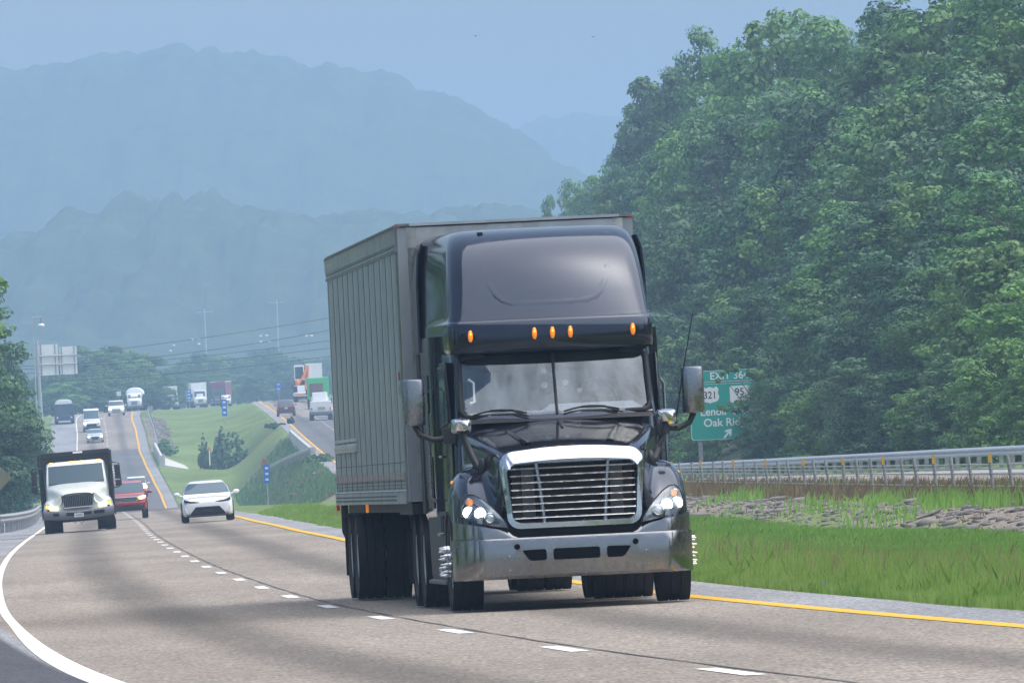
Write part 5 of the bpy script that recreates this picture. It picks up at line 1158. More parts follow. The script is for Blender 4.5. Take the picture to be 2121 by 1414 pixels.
hz_w = M['whitepaint']
o = root_at('bus', 133, 857, 1312, 'dark bus with a pale rounded roof on the shoulder at the crest', 'bus', sc=1.0)
m = MB(); m.loft([[(x, y, z) for x, z in ((-1.2, .45), (1.2, .45), (1.27, 1.0), (1.27, 2.3), (1.1, 2.62), (-1.1, 2.62), (-1.27, 2.3), (-1.27, 1.0))] for y in (0, 10)]); bb = m.build('body', mat('navy_paint', (.03, .05, .08), .4, 0, .5), o, 30)
m = MB(); m.loft([[(x, y, z) for x, z in ((-1.12, 2.6), (1.12, 2.6), (.95, 2.85), (.5, 3.0), (-.5, 3.0), (-.95, 2.85))] for y in (-.05, 9.9)]); m.build('roof', hz_w, o, 40)
poly('windshield', [(-1.05, 1.35), (1.05, 1.35), (1.05, 2.35), (-1.05, 2.35)], -.03, .1, M['cglass'], o); m = MB(); m.box((.35, -.05, 1.1), (1.0, .05, .14)); m.build('bumper', M['brushed'], o)
for s in (-1, 1):
    m = MB(); m.ell((s * .9, -.03, .85), (.13, .05, .13), 8, 6); m.build('headlight', M['reflector'], o); wheel(o, s * 1.05, 1.6, .5, .3, .29, s, M['rim'], .03, n=20, grooves=False); wheel(o, s * 1.05, 7.5, .5, .5, .29, s, M['rim'], .08, n=20, grooves=False)
    m = MB(); m.box((s * 1.42, .0, 1.9), (.16, .1, .5)); m.build('side_mirror', M['plastic'], o)
o = root_at('tanker_truck', 279, 846, 1490, 'pale tanker truck coming over the crest by the yellow line', 'truck', sc=1.05)
truck_front(o, hz_w, 2.3, 2.5)
m = MB(); m.loft([[(1.25 * k * math.cos(a), y, 2.45 + .85 * k * math.sin(a)) for a in np.linspace(0, 2 * math.pi, 20, endpoint=False)] for y, k in ((2.9, .5), (3.0, .9), (3.2, 1), (10, 1), (10.2, .9))]); m.build('tank', M['signback'], o, 40); box_part(o, 'frame', M['darksteel'], 2.8, 10, .8, 1.4, 1.2); rear_wheels(o, (8, 9.3), 2.4)
o = root_at('flatbed_truck', 358, 845, 1655, 'white cab-fronted truck with a low dark flatbed behind the mound, leftmost', 'truck', dyaw=.16, sc=1.0)
truck_front(o, hz_w, 2.5, 3.3); m = MB(); m.box((0, 2.3, 3.45), (2.2, 1.6, .7)); m.build('roof_fairing', hz_w, o, bevel=.1); box_part(o, 'flatbed', M['darksteel'], 3.2, 16, 1.0, 1.5); rear_wheels(o, (4.5, 5.8, 14, 15.2))
o = root_at('semi_truck', 416, 836, 1760, 'white box semi truck beyond the mound, left of the maroon trailer', 'truck', dyaw=.10, sc=1.05)
truck_front(o, hz_w, 2.4, 2.9); box_part(o, 'box_body', hz_w, 3.2, 15, 1.2, 4.1, 2.6, M['signback']); rear_wheels(o, (4, 5.3, 13, 14.3))
poly('box_front', [(-1.27, 1.3), (1.27, 1.3), (1.27, 4.0), (-1.27, 4.0)], 3.12, 3.2, M['signback'], o)
o = root_at('semi_truck', 450, 834, 1830, 'maroon box trailer with dark tractor beyond the mound by the blue sign', 'truck', dyaw=-.06, sc=1.05)
truck_front(o, M['plastic'], 2.4, 2.9); box_part(o, 'box_body', mat('maroon_box', (.24, .05, .10), .5), 3.2, 15, 1.2, 4.1, 2.6, M['signback']); rear_wheels(o, (4, 5.3, 13, 14.3))
o = root_at('service_truck', 470, 832, 1700, 'small white and red service truck on the crest beside the blue sign', 'truck', dyaw=.1, sc=.8)
truck_front(o, hz_w, 2.2, 2.5); box_part(o, 'box_body', M['redpaint'], 3.0, 6, 1.0, 2.5, 2.2); rear_wheels(o, (5,), 2.2)
# right roadway, going away
o = root_at('sport_utility', 591.5, 846, 1205, 'dark red sport utility driving away on the right roadway', 'car', left=False, rear=True, sc=1.13)
car(o, 1.92, 4.7, 1.72, M['maroon'], 1.10, 1.05, 1.2, 1.9, 4.15, 4.6, clear=.28, tr=.37, wr=.78, noseh=.95, deck=1.12, blunt=.06)
poly('number_plate', [(-.16, .78), (.16, .78), (.16, .92), (-.16, .92)], 4.69, 4.73, M['plate'], o); m = MB(); m.box((0, 4.66, .45), (1.75, .16, .24)); m.build('bumper', M['plastic'], o, bevel=.03); m = MB(); m.box((0, 4.70, .36), (1.2, .1, .07)); m.build('bumper_trim', M['brushed'], o)
for s in (-1, 1): poly('tail_light', [(s * x, z) for x, z in [(.58, .92), (.9, .95), (.86, 1.12), (.58, 1.08)]], 4.5, 4.71, M['red_lens'], o)
m = MB(); m.ell((0, 4.71, 1.0), (.07, .02, .05), 8, 6); m.build('badge', M['chrome'], o)
o = root_at('service_truck', 663, 849, 1150, 'white utility truck with rear chrome bumper beside the trailer on the right roadway', 'truck', left=False, rear=True, sc=1.05)
truck_front(o, hz_w, 2.3, 2.5); box_part(o, 'service_body', hz_w, 2.9, 6.2, .95, 2.05, 2.3); poly('tailgate', [(-.85, 1.9), (.85, 1.9), (.8, 3.0), (-.8, 3.0)], 2.86, 2.96, M['signback'], o); rear_wheels(o, (5.2,), 2.4); m = MB(); m.box((0, 6.28, .78), (2.4, .18, .30)); m.build('bumper', M['brushed'], o, bevel=.03)
poly('number_plate', [(-.45, 1.15), (.35, 1.15), (.35, 1.45), (-.45, 1.45)], 6.2, 6.24, mat('olive_panel', (.35, .38, .2), .6), o); m = MB(); m.box((.1, 4.5, 2.55), (1.5, 1.4, .9)); m.build('cargo', M['signwhite'], o, bevel=.05)
for s in (-1, 1): m = MB(); m.box((s * 1.0, 6.22, 1.25), (.14, .05, .25)); m.build('tail_light', M['red_lens'], o)
o = root_at('dump_truck', 658, 836, 1268, 'bright green truck body directly ahead of the white utility truck', 'truck', left=False, rear=True, sc=1.05)
truck_front(o, M['plastic'], 2.4, 2.7); gb = mat('green_body', (.07, .50, .17), .5, var=.1); box_part(o, 'dump_body', gb, 3.0, 8.5, 1.1, 3.7, 2.55, gb); rear_wheels(o, (6.2, 7.5)); m = MB(); m.box((.25, 8.52, 2.3), (1.6, .06, 1.5)); m.build('tailgate_panel', mat('brown_panel', (.16, .10, .09), .8), o)  # dull brown panel set over the green tailgate
o = root_at('lowbed_truck', 627, 828, 1378, 'flatbed truck carrying an orange excavator away on the right roadway', 'truck', left=False, rear=True, sc=1.0)
truck_front(o, hz_w, 2.5, 3.0); box_part(o, 'flatbed', M['signback'], 3.1, 15, .75, 1.25, 2.6, M['redpaint']); rear_wheels(o, (4.2, 5.5, 13, 14.2)); m = MB(); m.box((0, 15.02, 1.0), (2.4, .04, .2)); m.build('rear_board', M['orange'], o)
# the excavator itself rides on the bed
ex = root_at('excavator', 627, 828, 1378, 'orange excavator with folded arm riding on the flatbed truck', 'excavator', left=False, rear=True, sc=1.0)
for s in (-1, 1):
    m = MB(); m.loft([[(s * x, y, z) for y, z in ((9.2, 1.7), (9.5, 1.28), (12.9, 1.28), (13.2, 1.7), (12.8, 2.1), (9.6, 2.1))] for x in (.8, 1.3)]); m.build('track', M['rubber'], ex)
m = MB(); m.box((0, 10.6, 2.55), (2.4, 2.8, .7)); m.build('house', M['darksteel'], ex, bevel=.06); m = MB(); m.box((.45, 11.3, 3.9), (1.35, 1.4, 2.0)); exc = m.build('cab', M['signback'], ex, bevel=.08)
poly('cab_window', [(-.1, 3.1), (1.0, 3.1), (1.0, 4.7), (-.1, 4.7)], 12.0, 12.03, M['cglass'], exc); m = MB(); m.box((-.85, 10.6, 3.6), (.7, 2.0, 1.8)); m.build('engine_cover', M['signwhite'], ex, bevel=.05)
m = MB(); m.tube([(-.55, 12, 2.7), (-.6, 12.4, 4.0), (-.7, 12.8, 4.8)], .22, 8); m.tube([(-.7, 12.8, 4.8), (-.2, 13.2, 3.6), (.4, 13.4, 2.7)], .20, 8, .15); m.tube([(-.5, 12.6, 3.2), (-.35, 13.0, 1.5)], .20, 8); m.build('boom_arm', M['orange'], ex, 50); m = MB(); m.ell((.75, 13.3, 2.6), (.4, .4, .45), 10, 7); m.build('bucket', M['orange'], ex, 50)
o = root_at('semi_truck', 652, 828, 1420, 'white box truck whose upper corner shows above the green truck body', 'truck', left=False, rear=True, sc=1.0)
truck_front(o, hz_w, 2.4, 2.9); box_part(o, 'box_body', M['signwhite'], 3.1, 12, 1.1, 5.0, 2.3, M['signback']); rear_wheels(o, (4.2, 10, 11.2))
M['lhouse2'] = mat('hazy_pole', (.16, .17, .18), .6)
# ------------------------------------------------------------------ cable barrier along the right roadway
cb_x = curve([30, 60, 120, 160, 187, 233, 285, 340, 420], [17.2, 14.9, 11.2, 9.75, 8.75, 7.18, 5.15, 2.3, -2.4])
cbar = empty('cable_barrier', (float(cb_x(187)), 187, ground_at(float(cb_x(187)), 187)), 0, 'cable barrier of leaning steel posts and four cables along the stony median bank', 'barrier')
def local(o, p): return Vector(p) - o.location
g_ = random.Random(4); Hs = (.70, .62, .53, .30); cab_pts = [[] for _ in Hs]
pd = []; d = 150.0 - 4.62 * 20
while d < 405: pd.append(d); d += 4.62
for i, d in enumerate(pd):
    x = float(cb_x(d)); z = ground_at(x, d); top = Vector((x - (.02 + .10 * g_.random()), d + .05 * g_.random(), z + .86)); b = Vector((x, d, z - .15))
    m = MB(); m.tube([local(cbar, b), local(cbar, b.lerp(top, .5)), local(cbar, top)], .034, 8); po = m.build('post', M['galv2'], cbar, 50)
    if i % 3 == 1:
        m = MB(); c = local(cbar, b.lerp(top, .96)); m.box((c.x, c.y - .055, c.z), (.058, .02, .17)); m.build('reflector', M['yellowref'], po)
    for k, h in enumerate(Hs): cab_pts[k].append(local(cbar, b.lerp(top, (h + .15) / 1.01) + Vector((0, -.055, 0))))
for k in range(4):
    m = MB(); m.tube(cab_pts[k], .014, 5); m.build('cable', M['galv'], cbar)
# ------------------------------------------------------------------ guardrails
def w_prof(): return [(.00, -.155), (.045, -.12), (.075, -.08), (.045, -.03), (.0, -.01), (.0, .01), (.045, .03), (.075, .08), (.045, .12), (.0, .155), (-.012, .155), (.03, .12), (.06, .08), (.03, .03), (-.012, .0), (.03, -.03), (.06, -.08), (.03, -.12), (-.012, -.155)]
def guardrail(label, pts, face, spacing=1.905, h=.56, npost=100, group=None, first=0, rm='galv'):
    """pts: world line; face: +1/-1, side the W-beam bulges to"""
    o = empty('guardrail', pts[0], 0, label, 'guardrail', group); m = MB(); rings = []
    for i, p in enumerate(pts):
        t = (Vector(pts[min(i + 1, len(pts) - 1)]) - Vector(pts[max(i - 1, 0)])).normalized(); nn = Vector((t.y, -t.x, 0)).normalized() * face
        rings.append([local(o, Vector(p) + nn * (a + .10) + Vector((0, 0, h + b))) for a, b in w_prof()])
    m.loft(rings); m.build('rail', M[rm], o, 50)
    acc = 0; cnt = 0; last = Vector(pts[0]); nextp = first
    for i in range(1, len(pts)):
        a, b = Vector(pts[i - 1]), Vector(pts[i]); L = (b - a).length
        while acc + L >= nextp and cnt < npost:
            q = a.lerp(b, (nextp - acc) / L); m = MB(); c = local(o, q)
            m.box((c.x, c.y, c.z + .30), (.15, .20, .85)); m.build('post', M['galv2'], o); nextp += spacing; cnt += 1
        acc += L
    return o
dd = np.arange(232, 716, 4.0)
guardrail('long steel guardrail on dark posts in front of the right wood', [(float(XR(d)) + RE + .35, d, float(ZR(d))) for d in dd], -1, 1.905 * 2, .60, 100)
# left guardrail curling along the ramp
lp = [(-8, 1062, 372), (20, 1061, 382), (44, 1058, 400), (60, 1052, 430), (70, 1042, 470), (76, 1030, 520), (79, 1015, 580), (78, 1000, 660), (75, 985, 760), (72, 975, 860)]
guardrail('steel guardrail curling round the stony bank at the left', [tuple(Vector((p.x, p.y, ground_at(p.x, p.y) - .02))) for p in (at(px, py, d) for px, py, d in lp)], 1, 3.81, .56, 60, rm='galv2')
# median guardrails near the bridges
gp = [tuple(at(550 + (643 - 550) * t, 986 - 41 * t - 3 * math.sin(math.pi * t), 972 - 108 * t)) for t in np.linspace(0, 1, 14)]
gr_ = guardrail('short guardrail slanting from the median up to the right bridge parapet', gp, 1, 3.81, .60, 40)
guardrail('guardrail beside the yellow line on the far left grade', [(float(XL(d)) + 2.3, d, float(ZL(d))) for d in np.arange(1185, 1400, 6.0)], -1, 3.81, .56, 60)
mk = empty('object_marker', at(548, 956, 974), 0, 'orange and black striped object marker at the guardrail end in the median', 'marker')
m = MB(); m.box((0, 0, 0), (.38, .03, .55)); m.build('panel', M['orange'], mk)
for k in (-.16, 0, .16):
    m = MB(); m.box((0, -.02, k), (.46, .012, .06), ry=R(35)); m.build('stripe', M['signblack'], mk)
m = MB(); m.box((0, .03, -.75), (.06, .04, 1.6)); m.build('post', M['galv2'], mk)
# ------------------------------------------------------------------ bridge parapets
def parapet(label, xf, zf, s, d0, d1, h, group):
    o = empty('bridge_parapet', (float(xf(d0)) + s, d0, float(zf(d0))), 0, label, 'parapet', group); m = MB()
    m.loft([[local(o, (float(xf(d)) + s + a, d, float(zf(d)) + z)) for a, z in ((-.28, -.6), (.28, -.6), (.20, .25), (.13, h), (-.13, h), (-.20, .25))] for d in np.linspace(d0, d1, 8)])
    m.build('wall', M['concrete'], o, 30); m = MB(); m.box(tuple(local(o, (float(xf(d0)) + s, d0 - .1, float(zf(d0)) + h / 2 - .1))), (.62, .5, h + .5)); m.build('end_block', M['concrete'], o, bevel=.03); return o
PG = 'concrete bridge parapets'
parapet('concrete bridge parapet beside the yellow line of the left roadway', XL, ZL, 1.75, 1098, 1168, .95, PG)
parapet('concrete bridge parapet on the median side of the right roadway', XR, ZR, -1.55, 866, 985, .95, PG)
m = MB(); p0 = at(322, 951, 1095)
o = empty('riprap_apron', (p0.x + 1.2, 1104, ground_at(p0.x + 1.2, 1104)), 0, 'pale concrete apron sloping beside the left bridge parapet', 'apron')
m.loft([[(-.9, -6, .4), (2.3, -5, -.3), (2.3, -5, -.8), (-.9, -6, -.8)], [(-.9, 8, 1.2), (1.4, 8, .2), (1.4, 8, -.8), (-.9, 8, -.8)]]); m.build('slab', M['concrete'], o)
# ------------------------------------------------------------------ signs
sd = 478.0
c0 = at(1432, 913, sd); w_s, h_s = 3.25, 3.25
zb = ground_at(c0.x + .4, sd)
gs = empty('exit_sign', (c0.x, sd, c0.z), 0, 'big green exit sign with white lettering and arrow, half hidden by branches', 'sign')
pn = rpoly([(0, 0), (w_s, 0), (w_s, 2.66), (0, 2.66)], .16, 5)
m = MB(); m.prism(pn, 0, .05); pnl = m.build('panel', M['signgreen'], gs)
m = MB(); inn = [(x * .974 + .013 * w_s, z * .974 + .013 * 2.66) for x, z in pn]; m.loft([[(x, -.006, z) for x, z in [(x * .986 + .007 * w_s, z * .986 + .007 * 2.66) for x, z in pn]], [(x, -.006, z) for x, z in inn]], (False, False)); m.build('border', M['signwhite'], pnl)
tab = rpoly([(.55, 2.70), (w_s, 2.70), (w_s, 3.28), (.55, 3.28)], .10, 4); m = MB(); m.prism(tab, 0, .05); tb = m.build('exit_number_tab', M['signgreen'], gs)
cxx = .5 * (.55 + w_s); m = MB(); m.loft([[(cxx + (x - cxx) * k, -.006, 2.99 + (z - 2.99) * kz) for x, z in tab] for k, kz in ((.985, .95), (.965, .88))], (False, False)); m.build('border', M['signwhite'], tb)
text('lettering', 'EXIT 364', .50, M['signwhite'], tb, (cxx + .02, -.006, 2.99), sx=.95, bold=.006)
text('lettering', 'Lenoir City', .52, M['signwhite'], pnl, (1.64, -.006, 1.32), sx=.97, bold=.008); text('lettering', 'Oak Ridge', .52, M['signwhite'], pnl, (1.72, -.006, .80), sx=1.0, bold=.008)
shp = [(.50, 2.52), (.62, 2.44), (.80, 2.50), (.98, 2.44), (1.10, 2.52), (1.22, 2.40), (1.17, 2.22), (1.24, 2.02), (1.16, 1.84), (1.0, 1.78), (.86, 1.76), (.80, 1.70), (.74, 1.76), (.60, 1.78), (.44, 1.84), (.36, 2.02), (.43, 2.22), (.38, 2.40)]
m = MB(); m.prism([(x + .18, z) for x, z in shp], -.012, 0); sh1 = m.build('route_shield', M['signwhite'], pnl); text('numerals', '321', .48, M['signblack'], sh1, (.98, -.014, 2.10), sx=.88, bold=.006)
m = MB(); m.prism(rpoly([(1.92, 1.72), (2.86, 1.72), (2.86, 2.50), (1.92, 2.50)], .06, 3), -.012, 0); sh2 = m.build('route_shield', M['signwhite'], pnl); text('numerals', '95', .48, M['signblack'], sh2, (2.38, -.014, 2.20), sx=.95, bold=.006)
ar = [(-.045, -.30), (.045, -.30), (.045, .02), (.17, -.08), (.17, .05), (0, .26), (-.17, .05), (-.17, -.08), (-.045, .02)]
ca, sa = math.cos(R(-42)), math.sin(R(-42)); m = MB(); m.prism([(1.75 + x * ca - z * sa, .30 + x * sa + z * ca) for x, z in ar], -.012, 0); m.build('arrow', M['signwhite'], pnl)
for x in (.42, 2.75):
    m = MB(); m.box((x, .14, (zb - c0.z) / 2 + 1.45), (.20, .16, 2.9 - (zb - c0.z) + .6)); m.build('post', M['galv2'], gs)
def blue_sign(px, py0, py1, pyb, d, w, label, post=True, rows=3):
    t = at(px, py0, d); b = at(px, py1, d); h = t.z - b.z; o = empty('blue_sign', b, 0, label, 'sign', 'small blue roadside signs')
    m = MB(); m.prism(rpoly([(-w / 2, 0), (w / 2, 0), (w / 2, h), (-w / 2, h)], .05, 3), 0, .03); p = m.build('panel', M['signblue'], o)
    for k in range(rows):
        m = MB(); zc = h * (.2 + .62 * k / max(1, rows - 1)); m.prism(rpoly([(-w * .26, zc - h * .06), (w * .28, zc - h * .06), (w * .28, zc + h * .055), (-w * .26, zc + h * .055)], .03, 3), -.01, 0); m.build('symbol', M['signwhite'], p)
    gz = ground_at(b.x, d); m = MB(); m.tube([(0, .05, gz - b.z - .3), (0, .05, h * .8)], .05, 6); m.build('post', M['galv'], o); return o
blue_sign(553.5, 962, 1000, 1040, 700, .42, 'tall narrow blue sign on a thin post below the striped object marker')
blue_sign(465.5, 826, 861, 870, 1210, .62, 'narrow blue sign standing on the green mound in the median')
blue_sign(392, 806, 828, 840, 1640, .75, 'hazy blue sign between the flatbed truck and the white semi truck')
blue_sign(577, 793, 808, 835, 1420, .72, 'small pale blue sign beyond the dark red sport utility', rows=2)
dd_ = 1100.0; p = at(434.5, 952, dd_); dz = empty('delineator_post', (p.x, dd_, p.z), 0, 'white delineator post with orange top in the grass median', 'post')
m = MB(); m.box((0, 0, .2), (.14, .06, 1.6)); m.build('shaft', M['signwhite'], dz); m = MB(); m.box((0, 0, 1.2), (.24, .05, .42)); m.build('flag', M['orange'], dz)
# yellow diamond sign at the left edge, and small far signs
p = at(-9, 990, 330); ds_ = empty('warning_sign', p, 0, 'dull yellow diamond sign cut off by the left edge of the road', 'sign')
m = MB(); k = .62 * .85; m.prism([(0, -k), (k, 0), (0, k), (-k, 0)], 0, .02); m.build('panel', mat('sign_olive', (.17, .17, .11), .6), ds_); gz = ground_at(p.x, 330); m = MB(); m.box((0, .05, (gz - p.z) / 2), (.07, .06, p.z - gz + .5)); m.build('post', M['galv2'], ds_)
p = at(246, 815, 1500); ss = empty('road_sign', p, 0, 'little pale square sign above the white sport utility on the crest', 'sign'); m = MB(); m.box((0, 0, 0), (.65, .04, .65)); m.build('panel', M['signwhite'], ss); gz = ground_at(p.x, 1500); m = MB(); m.tube([(0, .05, gz - p.z), (0, .05, .3)], .05, 6); m.build('post', M['galv'], ss)
# cantilever sign seen from behind
sd = 1130.0
def rel(o, px, py, d): return at(px, py, d) - o.location
pb = at(91, 945, sd); gz = ground_at(pb.x, sd); cs_ = empty('overhead_sign', (pb.x, sd, gz), 0, 'white backs of two overhead sign panels on a tall grey pole', 'sign')
top = rel(cs_, 76, 705, sd); m = MB(); m.tube([(0, 0, -.5), (top.x * .5, 0, top.z * .5), (top.x, 0, top.z)], .24, 10, .17); m.build('pole', M['galv'], cs_, 60)
for px0, py0, px1, py1, nm in ((79, 714, 122, 776, 'sign_panel'), (122, 718, 161, 774, 'sign_panel')):
    a, b = rel(cs_, px0, py0, sd), rel(cs_, px1, py1, sd); m = MB(); m.box(((a.x + b.x) / 2, .25, (a.z + b.z) / 2), (abs(b.x - a.x) - .04, .06, abs(a.z - b.z))); pn_ = m.build(nm, M['signback'], cs_)
    m = MB()
    for t in (.12, .85): m.box((a.x + (b.x - a.x) * t, .18, (a.z + b.z) / 2), (.09, .08, abs(a.z - b.z)))
    m.build('stiffener', M['lhouse'], pn_)
for py in (738, 756):
    a, b = rel(cs_, 76, py, sd), rel(cs_, 160, py - 4, sd); m = MB(); m.tube([a, b], .09, 6); m.build('sign_arm', M['lhouse'], cs_)
def lamp(px, py, pyb, d, label, arm=.0, group=None, r=.09, heads=1, span=1.6):
    t = at(px, py, d); b = at(px + (pyb - py) * ROLL, pyb, d); gz = ground_at(b.x, d); o = empty('street_lamp', (b.x, d, gz), 0, label, 'street lamp', group); H = t.z - gz; tx = t.x - b.x
    m = MB(); m.tube([(0, 0, -.5), (tx * .5, 0, H * .5), (tx, 0, H)], r, 8, r * .6); m.build('pole', M['galv'] if d < 1300 else M['lhouse2'], o, 60)
    for k in range(heads):
        xx = arm if heads == 1 else (k - (heads - 1) / 2) * span
        m = MB(); m.tube([(tx, 0, H), (tx + xx * .6, 0, H + .05), (tx + xx, 0, H - .05)], .05, 6); m.build('arm', M['lhouse'], o); m = MB(); m.ell((tx + xx + .01, 0, H - (.9 if heads == 1 and arm > .8 and d < 1300 else .15)), (.36, .3, .24), 10, 6); hd = m.build('lamp_head', M['signwhite'], o, 60)
        if heads == 1 and arm > .8 and d < 1300: m = MB(); m.tube([(tx + xx, 0, H - .05), (tx + xx, 0, H - .9)], .09, 6); m.build('lamp_neck', M['lhouse'], hd)
    return o
lamp(67, 657, 940, 1060, 'tall grey lamp post with a hanging white lamp beside the left trees', .86)
LG = 'hazy white lamps above the tree belt'
lamp(351, 725, 820, 2300, 'hazy lamp pole leftmost in the pale field beyond the belt', .2, LG, .08); lamp(358, 714, 820, 2420, 'hazy lamp pole just right of the leftmost one in the field', .2, LG, .08)
lamp(405, 701, 820, 2350, 'hazy twin lamp pole over the gap of the tree belt', 1, LG, .08, 2, 1.4); lamp(410, 711, 820, 2330, 'lower hazy lamp pole right below the twin lamp pole', .2, LG, .08)
lamp(546, 694, 820, 2380, 'hazy twin lamp pole rising over the middle of the tree belt', 1, LG, .08, 2, 1.5); lamp(549, 706, 820, 2340, 'hazy twin lamp pole just below the middle one over the belt', 1, LG, .08, 2, 2.0); lamp(640, 694, 820, 2300, 'hazy lamp pole with two heads close to the trailer', 1, LG, .08, 2, 1.2)
# transmission towers and wires
for px, pt, pb_, lab in ((423, 640, 730, 'faint transmission pole with crossarm left on the hazy hillside'), (573, 620, 725, 'faint taller transmission pole with crossarm right on the hillside')):
    d = 2750; t = at(px, pt, d); b = at(px + 4, pb_, d); gz = ground_at(b.x, d); o = empty('transmission_pole', (b.x, d, gz), 0, lab, 'power pole', 'transmission poles on the hillside'); m = MB(); m.tube([(0, 0, -1), (t.x - b.x, 0, t.z - gz)], .28, 6, .2); m.build('pole', M['galv'], o); m = MB(); m.box((t.x - b.x, 0, t.z - gz - .8), (4.6, .25, .22)); m.build('crossarm', M['galv'], o)
wires = [((-40, 752), (330, 712), (720, 652), 'topmost dark wire sagging across the valley'), ((-40, 760), (330, 738), (720, 676), 'second wire from the top across the valley'), ((-40, 768), (330, 746), (720, 700), 'third wire from the top across the valley'), ((-40, 776), (330, 757), (720, 716), 'fourth wire from the top across the valley'), ((-40, 792), (330, 776), (720, 732), 'lowest wire across the valley in front of the tree belt')]
for a, c, b, lab in wires:
    P = []
    for t in np.linspace(0, 1, 25):
        q = Vector(a) * (1 - t)**2 + (Vector(c) * 2 - (Vector(a) + Vector(b)) * .5) * 2 * t * (1 - t) + Vector(b) * t * t; P.append(at(q.x, q.y, 1240))
    P = [P[0] + (P[0] - P[1]) * 12] + P + [P[-1] + (P[-1] - P[-2]) * 12]
    m = MB(); m.tube(P, .035, 5); tag(m.build('power_line', M['darksteel']), lab, 'wire', 'power lines across the valley')
# two birds
for px, py, d, lab in ((985, 75, 260, 'tiny dark bird in the sky above the semi truck'), (1229, 77, 300, 'fainter tiny bird in the sky right of the other bird')):
    c = at(px, py, d); m = MB(); m.loft([[(r_ * math.cos(a), y, r_ * math.sin(a)) for a in np.linspace(0, 2 * math.pi, 8, endpoint=False)] for y, r_ in ((-.10, .004), (-.07, .02), (0, .028), (.08, .012), (.12, .018))])
    m.add([(0, -.03, .01), (0, .04, .01), (.15, .05, .05), (.15, .0, .055)], [(0, 1, 2, 3)]); m.add([(0, -.03, .01), (0, .04, .01), (-.15, .05, .05), (-.15, .0, .055)], [(0, 3, 2, 1)])
    o = tag(m.build('bird', M['gap']), lab, 'bird', 'birds in the sky'); o.location = c; o.scale = (.65, .65, .65)
# ------------------------------------------------------------------ grass, weeds and rubble
def blades(name, n, sfun, dlo, dhi, h, w, leafm, seed, lean=.75, dens=None):
    g = np.random.default_rng(seed)
    d = 1 / (1 / dlo - g.random(n) * (1 / dlo - 1 / dhi)); s = sfun(g, n, d)                    # denser near the camera
    if dens is not None:
        k = g.random(n) < dens(s, d); s, d = s[k], d[k]; n = len(s)
    x = s + XL(d); z = zg(s, d); hh = (h(s, d) if callable(h) else h) * (.5 + .8 * g.random(n)); ww = w * (.6 + .8 * g.random(n)) * np.clip(d / 110, .8, 3.2)
    a = g.random(n) * 2 * math.pi; lx, ly = np.cos(a) * hh * lean * g.random(n), np.sin(a) * hh * lean * g.random(n); lx = lx + hh * .12
    b = g.normal(size=n) * .6; tx, ty = np.cos(b) * ww / 2, np.sin(b) * ww / 2
    o = np.zeros(n)
    V = np.stack([np.stack([x - tx, d - ty, z - .03], 1), np.stack([x + tx, d + ty, z - .03], 1), np.stack([x + tx * .8 + lx * .35, d + ty * .8 + ly * .35, z + hh * .6], 1), np.stack([x + lx, d + ly, z + hh], 1), np.stack([x - tx * .8 + lx * .35, d - ty * .8 + ly * .35, z + hh * .6], 1)], 1).reshape(-1, 3)
    i = np.arange(n)[:, None] * 5
    tag(np_mesh(name, V, i + np.array([[0, 1, 2, 3, 4]]), leafm), kind='stuff')
edge_ = lambda d: 1.10 + .07 * np.sin(d * .13) + .05 * np.sin(d * .37 + 1)
blades('verge_grass', 125000, lambda g, n, d: edge_(d) + 2.1 * g.random(n)**1.4, 74, 400, lambda s, d: .11 + .21 * sstep(1.1, 1.9, s) * (.6 + .8 * fbm(s * 2, d * .8)), .008, M['grassv'], 1)
blades('verge_weeds', 400, lambda g, n, d: edge_(d) + .9 * g.random(n)**1.2, 74, 260, .15, .014, M['grassv'], 2, 1.1, lambda s, d: (fbm(s * 1.5 + 3, d * .55) > .5) * 1.0)
blades('seed_stalks', 5200, lambda g, n, d: edge_(d) + .5 + 1.6 * g.random(n), 74, 300, .42, .006, M['weed'], 3, .25)
blades('meadow_grass', 240000, lambda g, n, d: 2.4 + 5.3 * g.random(n), 74, 330, .11, .009, M['grassb'], 4, 1.1, lambda s, d: np.clip(1.5 - 2.2 * np.abs(fbm(s * .6 + 9, d * .16) - .62) * 0 - sstep(.57, .63, fbm(s * .7 + 20, d * .22)) * 1.3, .18, 1))
blades('dry_grass', 16000, lambda g, n, d: 2.4 + 6.6 * g.random(n), 74, 330, .10, .012, M['weed'], 5, .8, lambda s, d: (fbm(s * .7 + 20, d * .22) > .585) * .9)
def band(a, b): return lambda g, n, d: 1.1 + (sep(d) - 2.3) * (a + (b - a) * g.random(n))
blades('brown_weeds', 46000, band(.76, .97), 60, 420, .34, .016, M['weed'], 6, .5)
blades('bank_grass', 40000, band(.70, 1.0), 60, 420, .30, .016, M['grassb'], 7, .6, lambda s, d: sstep(.50, .60, fbm(s * .5 + 4, d * .12)))
blades('bank_tufts', 10000, band(.56, .74), 60, 420, .24, .016, M['grassb'], 8, .7, lambda s, d: sstep(.53, .60, fbm(s * .4 + 14, d * .10)))
blades('left_verge_grass', 16000, lambda g, n, d: sl_edge(d) - .1 - 4 * g.random(n), 300, 560, .30, .016, M['grassb'], 9, .6)
